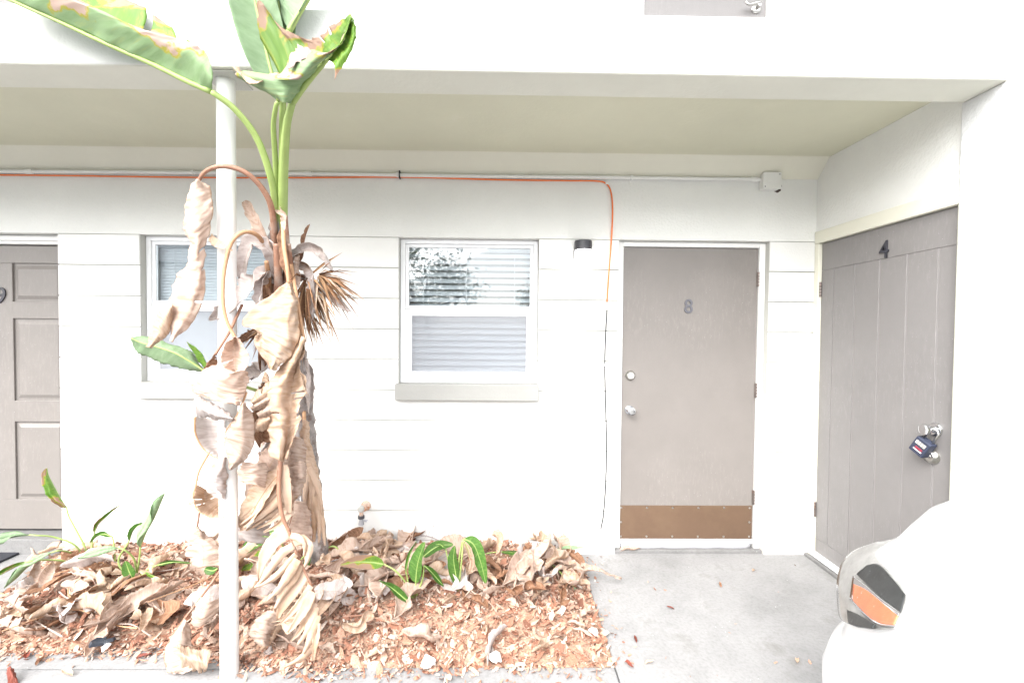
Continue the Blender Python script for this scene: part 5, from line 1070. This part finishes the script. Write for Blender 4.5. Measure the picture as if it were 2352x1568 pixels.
# white chips and scraps
def chunk(name, label, cat, px, py, size, mat, seed, group=None, flat=.4, z=.02):
    r2 = random.Random(seed); q = atz(px, py, z); m = MB(); n_ = 8; ang = sorted(r2.uniform(0, 6.28) for _ in range(n_)); top = []; bot = []
    for a in ang:
        rr_ = size*r2.uniform(.7, 1.1); top.append((rr_*.8*math.cos(a), rr_*.8*math.sin(a), size*flat*r2.uniform(.8, 1.3))); bot.append((rr_*math.cos(a), rr_*math.sin(a), 0))
    m.add(top+bot, [tuple(range(n_)), tuple(range(2*n_-1, n_-1, -1))]+[(i, i+n_, (i+1) % n_+n_, (i+1) % n_) for i in range(n_)])
    o = m.build(name, mat, bevel=size*.06, seg=1); o.location = (q.x, q.y, q.z); o.rotation_euler = (r2.uniform(-.4, .4), r2.uniform(-.4, .4), 0); return tag(o, label, cat, group)
chunk('white_chip', 'largest white broken chip on the mulch near the kerb', 'chip', 1140, 1512, .042, MAT['chalk'], 1, 'white chips on the mulch', .5)
chunk('white_chip', 'white ragged scrap lying on the kerb at the front', 'chip', 980, 1518, .05, MAT['chalk'], 2, 'white chips on the mulch', .25)
chunk('white_chip', 'long flat white chip below the green shoots', 'chip', 1082, 1452, .038, MAT['chalk'], 3, 'white chips on the mulch', .2)
chunk('white_chip', 'small white chip beside the concrete edge', 'chip', 1362, 1452, .028, MAT['chalk'], 4, 'white chips on the mulch', .4)
chunk('white_chip', 'tiny white chip in the middle of the mulch', 'chip', 1304, 1458, .014, MAT['chalk'], 5, 'white chips on the mulch', .4)
for i in range(3):
    chunk('plastic_scrap', ['crumpled black plastic scrap lying on the left mulch', 'small black plastic shred beside the crumpled scrap', 'white torn edge of plastic on the left mulch'][i], 'scrap', [225, 250, 244][i], [1480, 1474, 1486][i], [.035, .028, .02][i], [MAT['trashblack'], MAT['trashblack'], MAT['chalk']][i], 30+i, 'plastic scraps', .5, .05)
# single leaves on the concrete
fl = []
for k in range(4):
    r2 = random.Random(500+k)
    fl.append(leaf_mesh('fallen_leaf', blade([(-.022, 0, .003), (-.008, .002, .008), (.008, 0, .007), (.024, .002, .012)], .010, (0, 0, 1), fold=(.2, .3), curl=(.7, .8), ripple=.06, seed=500+k, nu=10, nv=4), MAT[['dry_brown', 'dry_tan', 'red_leaf', 'dry'][k]]))
spots = [(1447, 1271, 'curled tan leaf lying at the step of the plain door', 3.2, 3), (1655, 1345, 'small brown leaf alone on the middle of the concrete', 1, 0), (1540, 1398, 'orange brown leaf on the stained concrete', .9, 2), (1730, 1312, 'thin tan leaf on the concrete towards the plank door', 1, 1),
         (1444, 1530, 'dark red leaf on the concrete near the bed corner', 1.2, 2), (1492, 1524, 'pale leaf near the front edge of the concrete', 1, 1), (1460, 1470, 'small red leaf beside the bed edge', .9, 2), (155, 1550, 'yellow heart shaped leaf on the kerb', 1.5, 1),
         (1830, 1520, 'tan leaf near the car bumper', 1., 1), (60, 1512, 'orange leaf pair on the left kerb', 1.4, 2), (330, 1512, 'orange leaf on the kerb left of the post', 1.3, 2), (95, 1520, 'grey brown leaf on the left kerb', 1.2, 0)]
for i, (px, py, lb, s, k) in enumerate(spots):
    q = atz(px, py, .0); o = link_mesh('fallen_leaf', fl[k], None); o.location = (q.x, q.y, .001); o.scale = (s, s, s); o.rotation_euler.z = i*1.3; tag(o, lb, 'leaf', 'single leaves on the concrete')

# ------------------------------------------------------------------ white car parked nose-in on the right
CXC = 1.835                               # centre line of the car
rows = [(.17, .80, -1.36), (.20, .85, -1.285), (.30, .872, -1.255), (.42, .878, -1.258), (.49, .876, -1.285), (.53, .872, -1.325), (.58, .874, -1.345), (.68, .876, -1.36), (.77, .868, -1.385), (.82, .845, -1.41),
        (.865, .80, -1.435), (.905, .745, -1.435), (.94, .665, -1.425), (.965, .585, -1.44), (.98, .42, -1.58), (.99, .15, -1.85)]
REAR = -5.75
def outline(z, nfront=26, nside=14):
    zs_ = [r[0] for r in rows]; Wd = np.interp(z, zs_, [r[1] for r in rows]); y0 = np.interp(z, zs_, [r[2] for r in rows])
    yr = REAR+(-1.25-y0)*.5; L = .62; e = 2/2.6; out = []
    for k in range(nfront+1):                       # from the centre of the nose round to the left side (towards -x)
        a = math.pi/2*(1-k/nfront); out.append((-Wd*max(0, math.cos(a))**e, y0-L+L*max(0, math.sin(a))**e))
    for k in range(1, nside): out.append((-Wd, y0-L+(yr+.5-(y0-L))*k/nside))
    for k in range(nfront//2+1):
        a = math.pi/2*k/(nfront//2); out.append((-Wd*max(0, math.cos(a))**e, yr+.5-.5*max(0, math.sin(a))**e))
    return out
car = tag(empty('parked_car', (CXC, -3.4, -.045)), 'white car parked nose-in at the right, its headlight with an amber marker', 'car')
def cm(m): m.v = [(v[0]+(0 if True else 0), v[1]+3.4, v[2]+.045) for v in m.v]; return m
zz = []
for (za, _, _), (zb_, _, _) in zip(rows[:-1], rows[1:]): zz += [za+(zb_-za)*t for t in (0, .5)]
zz.append(rows[-1][0]); bd = MB(); n_o = len(outline(.5))
for z in zz:
    o_ = outline(z); full = o_+[(-x, y) for x, y in reversed(o_[1:-1])]
    bd.v += [(x, y, z) for x, y in full]
n_f = 2*n_o-2
bd.f = [(i*n_f+k, i*n_f+(k+1) % n_f, (i+1)*n_f+(k+1) % n_f, (i+1)*n_f+k) for i in range(len(zz)-1) for k in range(n_f)]
bd.f += [tuple(range(n_f)), tuple((len(zz)-1)*n_f+k for k in reversed(range(n_f)))]
cm(bd).build('body', MAT['carwhite'], car, smooth='all')
# cabin
cab = [(.955, .74, -2.15, -5.45), (1.05, .735, -2.35, -5.35), (1.30, .66, -2.85, -5.05), (1.44, .60, -3.15, -4.85), (1.50, .50, -3.4, -4.6)]
def cabrow(z, w, ya, yb, n=8):
    e = 2/5; p_ = []
    for k in range(40):
        a = 2*math.pi*k/40; c_, s_ = math.cos(a), math.sin(a)
        p_.append((w*math.copysign(abs(c_)**e, c_), (ya+yb)/2+(ya-yb)/2*math.copysign(abs(s_)**e, s_), z))
    return p_
gm = MB()
for r_ in cab[:4]: gm.v += cabrow(*r_)
gm.f = [(i*40+k, i*40+(k+1) % 40, (i+1)*40+(k+1) % 40, (i+1)*40+k) for i in range(3) for k in range(40)]
cm(gm).build('windows', MAT['carglass'], car, smooth='all')
rm = MB(); rm.v += cabrow(1.425, .612, -3.12, -4.88)+cabrow(1.47, .58, -3.2, -4.8)+cabrow(1.50, .48, -3.45, -4.55)
rm.f = [(i*40+k, i*40+(k+1) % 40, (i+1)*40+(k+1) % 40, (i+1)*40+k) for i in range(2) for k in range(40)]+[tuple(80+k for k in reversed(range(40)))]
cm(rm).build('roof', MAT['carwhite'], car, smooth='all')
pm = MB()
for sx in (-1, 1):
    for y0, y1 in ((-2.2, -3.1), (-3.95, -3.95), (-5.4, -4.85)): pm.tube([(sx*.745, y0, .95), (sx*.68, (y0+y1)/2, 1.22), (sx*.61, y1, 1.44)], .035, 8)
cm(pm).build('pillar', MAT['carwhite'], car, smooth='all')
for sx in (-1, 1):
    for wy in (-2.12, -4.72):
        w_ = MB().lathe([(.20, 0), (.31, .005), (.325, .03), (.325, .19), (.31, .215), (.2, .22)], (sx*.885, wy, .325-.045), (-sx, 0, 0), 32); wo_ = cm(w_).build('wheel', MAT['tyre'], car, smooth=True)
        h = MB().lathe([(.20, 0), (.19, -.012), (.06, -.004), (.05, -.014), (.001, -.014)], (sx*.885, wy, .28), (-sx, 0, 0), 24); cm(h).build('hub_cap', MAT['steel'], wo_, smooth=True)
# headlight wrapped round the corner, laid on the body surface: s = distance along the outline from the nose centre
def surf(s, z, off_=.0):
    o_ = outline(z, 60, 30); acc = 0.
    for a, b in zip(o_[:-1], o_[1:]):
        d_ = math.hypot(b[0]-a[0], b[1]-a[1])
        if acc+d_ >= s:
            t = (s-acc)/max(d_, 1e-6); x, y = a[0]+(b[0]-a[0])*t, a[1]+(b[1]-a[1])*t; nx_, ny_ = -(b[1]-a[1])/max(d_, 1e-6), (b[0]-a[0])/max(d_, 1e-6)
            if nx_*(-1)+ny_ < 0 and not (x < -.8 and nx_ < 0): nx_, ny_ = -nx_, -ny_
            if x < -.7 and nx_ > 0: nx_, ny_ = -nx_, -ny_
            return (x+nx_*off_, y+ny_*off_, z)
        acc += d_
    return (o_[-1][0], o_[-1][1], z)
def patch(name, corners, mat, off_, parent, nu=22, nv=10, mirror=False, crown=.0):
    """four corners (s,z): bottom front, bottom rear, top rear, top front"""
    (s0, z0), (s1, z1), (s2, z2), (s3, z3) = corners; m = MB()
    for j in range(nv+1):
        for i in range(nu+1):
            u, v = i/nu, j/nv
            s_ = (s0*(1-u)+s1*u)*(1-v)+(s3*(1-u)+s2*u)*v; z_ = (z0*(1-u)+z1*u)*(1-v)+(z3*(1-u)+z2*u)*v
            p_ = surf(s_, z_, off_+crown*math.sin(math.pi*u)*math.sin(math.pi*v)); m.v.append((-p_[0] if mirror else p_[0], p_[1], p_[2]))
    m.f = [(j*(nu+1)+i, j*(nu+1)+i+1, (j+1)*(nu+1)+i+1, (j+1)*(nu+1)+i) for j in range(nv) for i in range(nu)]
    o = cm(m).build(name, mat, parent, smooth='all'); so = o.modifiers.new('s', 'SOLIDIFY'); so.thickness = .004; so.offset = 0; return o
def car_hit(px, py, lift):
    """point of the bulging lamp glass that wraps the car's front corner, lifted by a few millimetres"""
    u, v_ = px-2000, py-1350; t = 1.222-.00165*u-.00095*v_+5e-6*u*u+(6e-6*v_*v_ if v_ < 0 else 0)
    return CAM+ray(px, py)*(t-lift)
def lamp_part(name, lines, mat, lift, parent, nu=26, nv=16, crown=0., lo=None):
    L = [smoothpath([car_hit(x, y, lift) for x, y in l], nu-1) for l in lines]; m = MB()
    for i in range(nu):
        row = smoothpath([l[i] for l in L], nv-1) if len(L) > 2 else [L[0][i].lerp(L[1][i], j/(nv-1)) for j in range(nv)]
        for j, p in enumerate(row):
            q = p+(CAM-p).normalized()*crown*math.sin(math.pi*i/(nu-1))*math.sin(math.pi*j/(nv-1)); m.v.append((q.x-CXC, q.y, q.z))
    m.f = [(i*nv+j, (i+1)*nv+j, (i+1)*nv+j+1, i*nv+j+1) for i in range(nu-1) for j in range(nv-1)]
    o = cm(m).build(name, mat, parent, smooth='all'); so = o.modifiers.new('s', 'SOLIDIFY'); so.thickness = .003; so.offset = 0; return o
hl = lamp_part('headlight', [[(2013, 1245), (1962, 1264), (1935, 1291), (1923, 1334), (1924, 1384), (1932, 1421), (1970, 1440)], [(2030, 1243), (1985, 1268), (1966, 1296), (1966, 1340), (1970, 1388), (1974, 1425), (2000, 1444)],
    [(2050, 1238), (2004, 1268), (1998, 1296), (2016, 1336), (2040, 1376), (2036, 1418), (2030, 1446)], [(2066, 1234), (2017, 1264), (2020, 1286), (2052, 1320), (2085, 1366), (2074, 1404), (2055, 1444)]], MAT['lens'], .012, car, 34, 20, .006)
lamp_part('bezel', [[(1992, 1298), (2018, 1296), (2048, 1326), (2079, 1364)], [(1968, 1318), (1992, 1342), (2030, 1376), (2069, 1404)]], MAT['blackplastic'], .024, hl, 24, 12)
lamp_part('reflector_trim', [[(1960, 1322), (1990, 1345), (2030, 1379), (2072, 1408)], [(1952, 1376), (1990, 1416), (2018, 1434), (2058, 1438)]], MAT['chrome'], .027, hl, 24, 12)
lamp_part('amber_reflector', [[(1960, 1340), (1990, 1354), (2032, 1388), (2063, 1414)], [(1957, 1376), (1994, 1414), (2020, 1430), (2053, 1434)]], MAT['amber'], .031, hl, 24, 12)
lamp_part('bezel', [[(1946, 1400), (1966, 1408), (1988, 1420), (2010, 1434)], [(1950, 1432), (1966, 1437), (1984, 1440), (2004, 1443)]], MAT['blackplastic'], .031, hl, 20, 8)
for mir in (True,):
    hl = patch('headlight', [(.50, .625), (1.075, .665), (1.0, .838), (.52, .862)], MAT['lens'], .006, car, 40, 16, mir, .004)
    patch('bezel', [(.85, .762), (1.045, .766), (1.005, .826), (.885, .83)], MAT['blackplastic'], .0135, hl, 26, 8, mir)
    patch('bezel', [(.79, .640), (1.068, .672), (1.062, .690), (.85, .672)], MAT['blackplastic'], .0135, hl, 26, 6, mir)
    patch('reflector_trim', [(.84, .676), (1.063, .692), (1.045, .764), (.86, .760)], MAT['chrome'], .012, hl, 26, 8, mir)
    patch('amber_reflector', [(.875, .687), (1.055, .701), (1.042, .750), (.89, .748)], MAT['amber'], .0165, hl, 26, 8, mir)
patch('grille', [(.0, .60), (.38, .60), (.40, .74), (.0, .74)], MAT['blackplastic'], .006, car, 20, 6, False); patch('grille', [(.0, .60), (.38, .60), (.40, .74), (.0, .74)], MAT['blackplastic'], .006, car, 20, 6, True)

# ------------------------------------------------------------------ trees across the car park, mirrored in the window panes
def tree(label, x, y, h, cr, seed):
    r2 = random.Random(seed); e = tag(empty('tree', (x, y, -.045)), label, 'tree', 'trees across the car park'); tr = MB()
    tr.tube(smoothpath([(0, 0, 0), (.1, .05, h*.3), (-.05, 0, h*.55), (.05, .1, h*.8)], 14), [.16-.009*i for i in range(15)], 9); tips = []
    for k in range(9):
        a = r2.uniform(0, 6.28); z0 = h*r2.uniform(.35, .7); p = Vector((0, 0, z0)); q = Vector((math.cos(a)*cr*r2.uniform(.5, .95), math.sin(a)*cr*r2.uniform(.5, .95), z0+h*r2.uniform(.08, .35)))
        tr.tube(smoothpath([p, p.lerp(q, .5)+Vector((0, 0, -.1)), q], 8), [.06-.005*i for i in range(9)], 6); tips += [q, p.lerp(q, .65)]
    tr.build('trunk', MAT['bark'], e, smooth='all'); lv = MB()
    for c in tips+[Vector((0, 0, h*.85))]:
        for k in range(170):
            d_ = Vector((r2.gauss(0, 1), r2.gauss(0, 1), r2.gauss(0, .8))); p = c+d_*cr*.22; s_ = r2.uniform(.05, .11)
            a, b = Vector((r2.uniform(-1, 1), r2.uniform(-1, 1), r2.uniform(-1, 1))).normalized()*s_, Vector((r2.uniform(-1, 1), r2.uniform(-1, 1), r2.uniform(-1, 1))).normalized()*s_*.6
            lv.add([p-a, p+b, p+a, p-b], [(0, 1, 2, 3)])
    o = lv.build('crown', MAT['tree'], e, fix=False); o['kind'] = 'stuff'
tree('bushy tree mirrored in the left of the upper window pane', -3.3, -15, 4.6, 1.9, 1)
tree('small tree mirrored at the right edge of the upper window pane', 1.9, -16, 4.6, 1.5, 2)
tree('tall tree mirrored behind the bushy one', -6.5, -18, 7.5, 2.4, 3)
nb = tag(empty('added_house', (-19, -24, -.045)), 'pale low house added across the car park to grey the reflection in the window behind the plant', 'building')  # added house out of view, covers bright sky in that window's reflection
MB().box(-9, 9, -4, 0, 0, 5.6).build('wall', MAT['house_wall'], nb)
MB().prism_x([(.5, 5.6), (-2, 7.2), (-4.5, 5.6)], -9.4, 9.4).build('roof', MAT['asphalt'], nb)
for k in range(6):
    wv = MB().box(-7.6+k*2.8, -6.4+k*2.8, .0, .05, 1.0, 2.3).build('window', MAT['carglass'], nb)
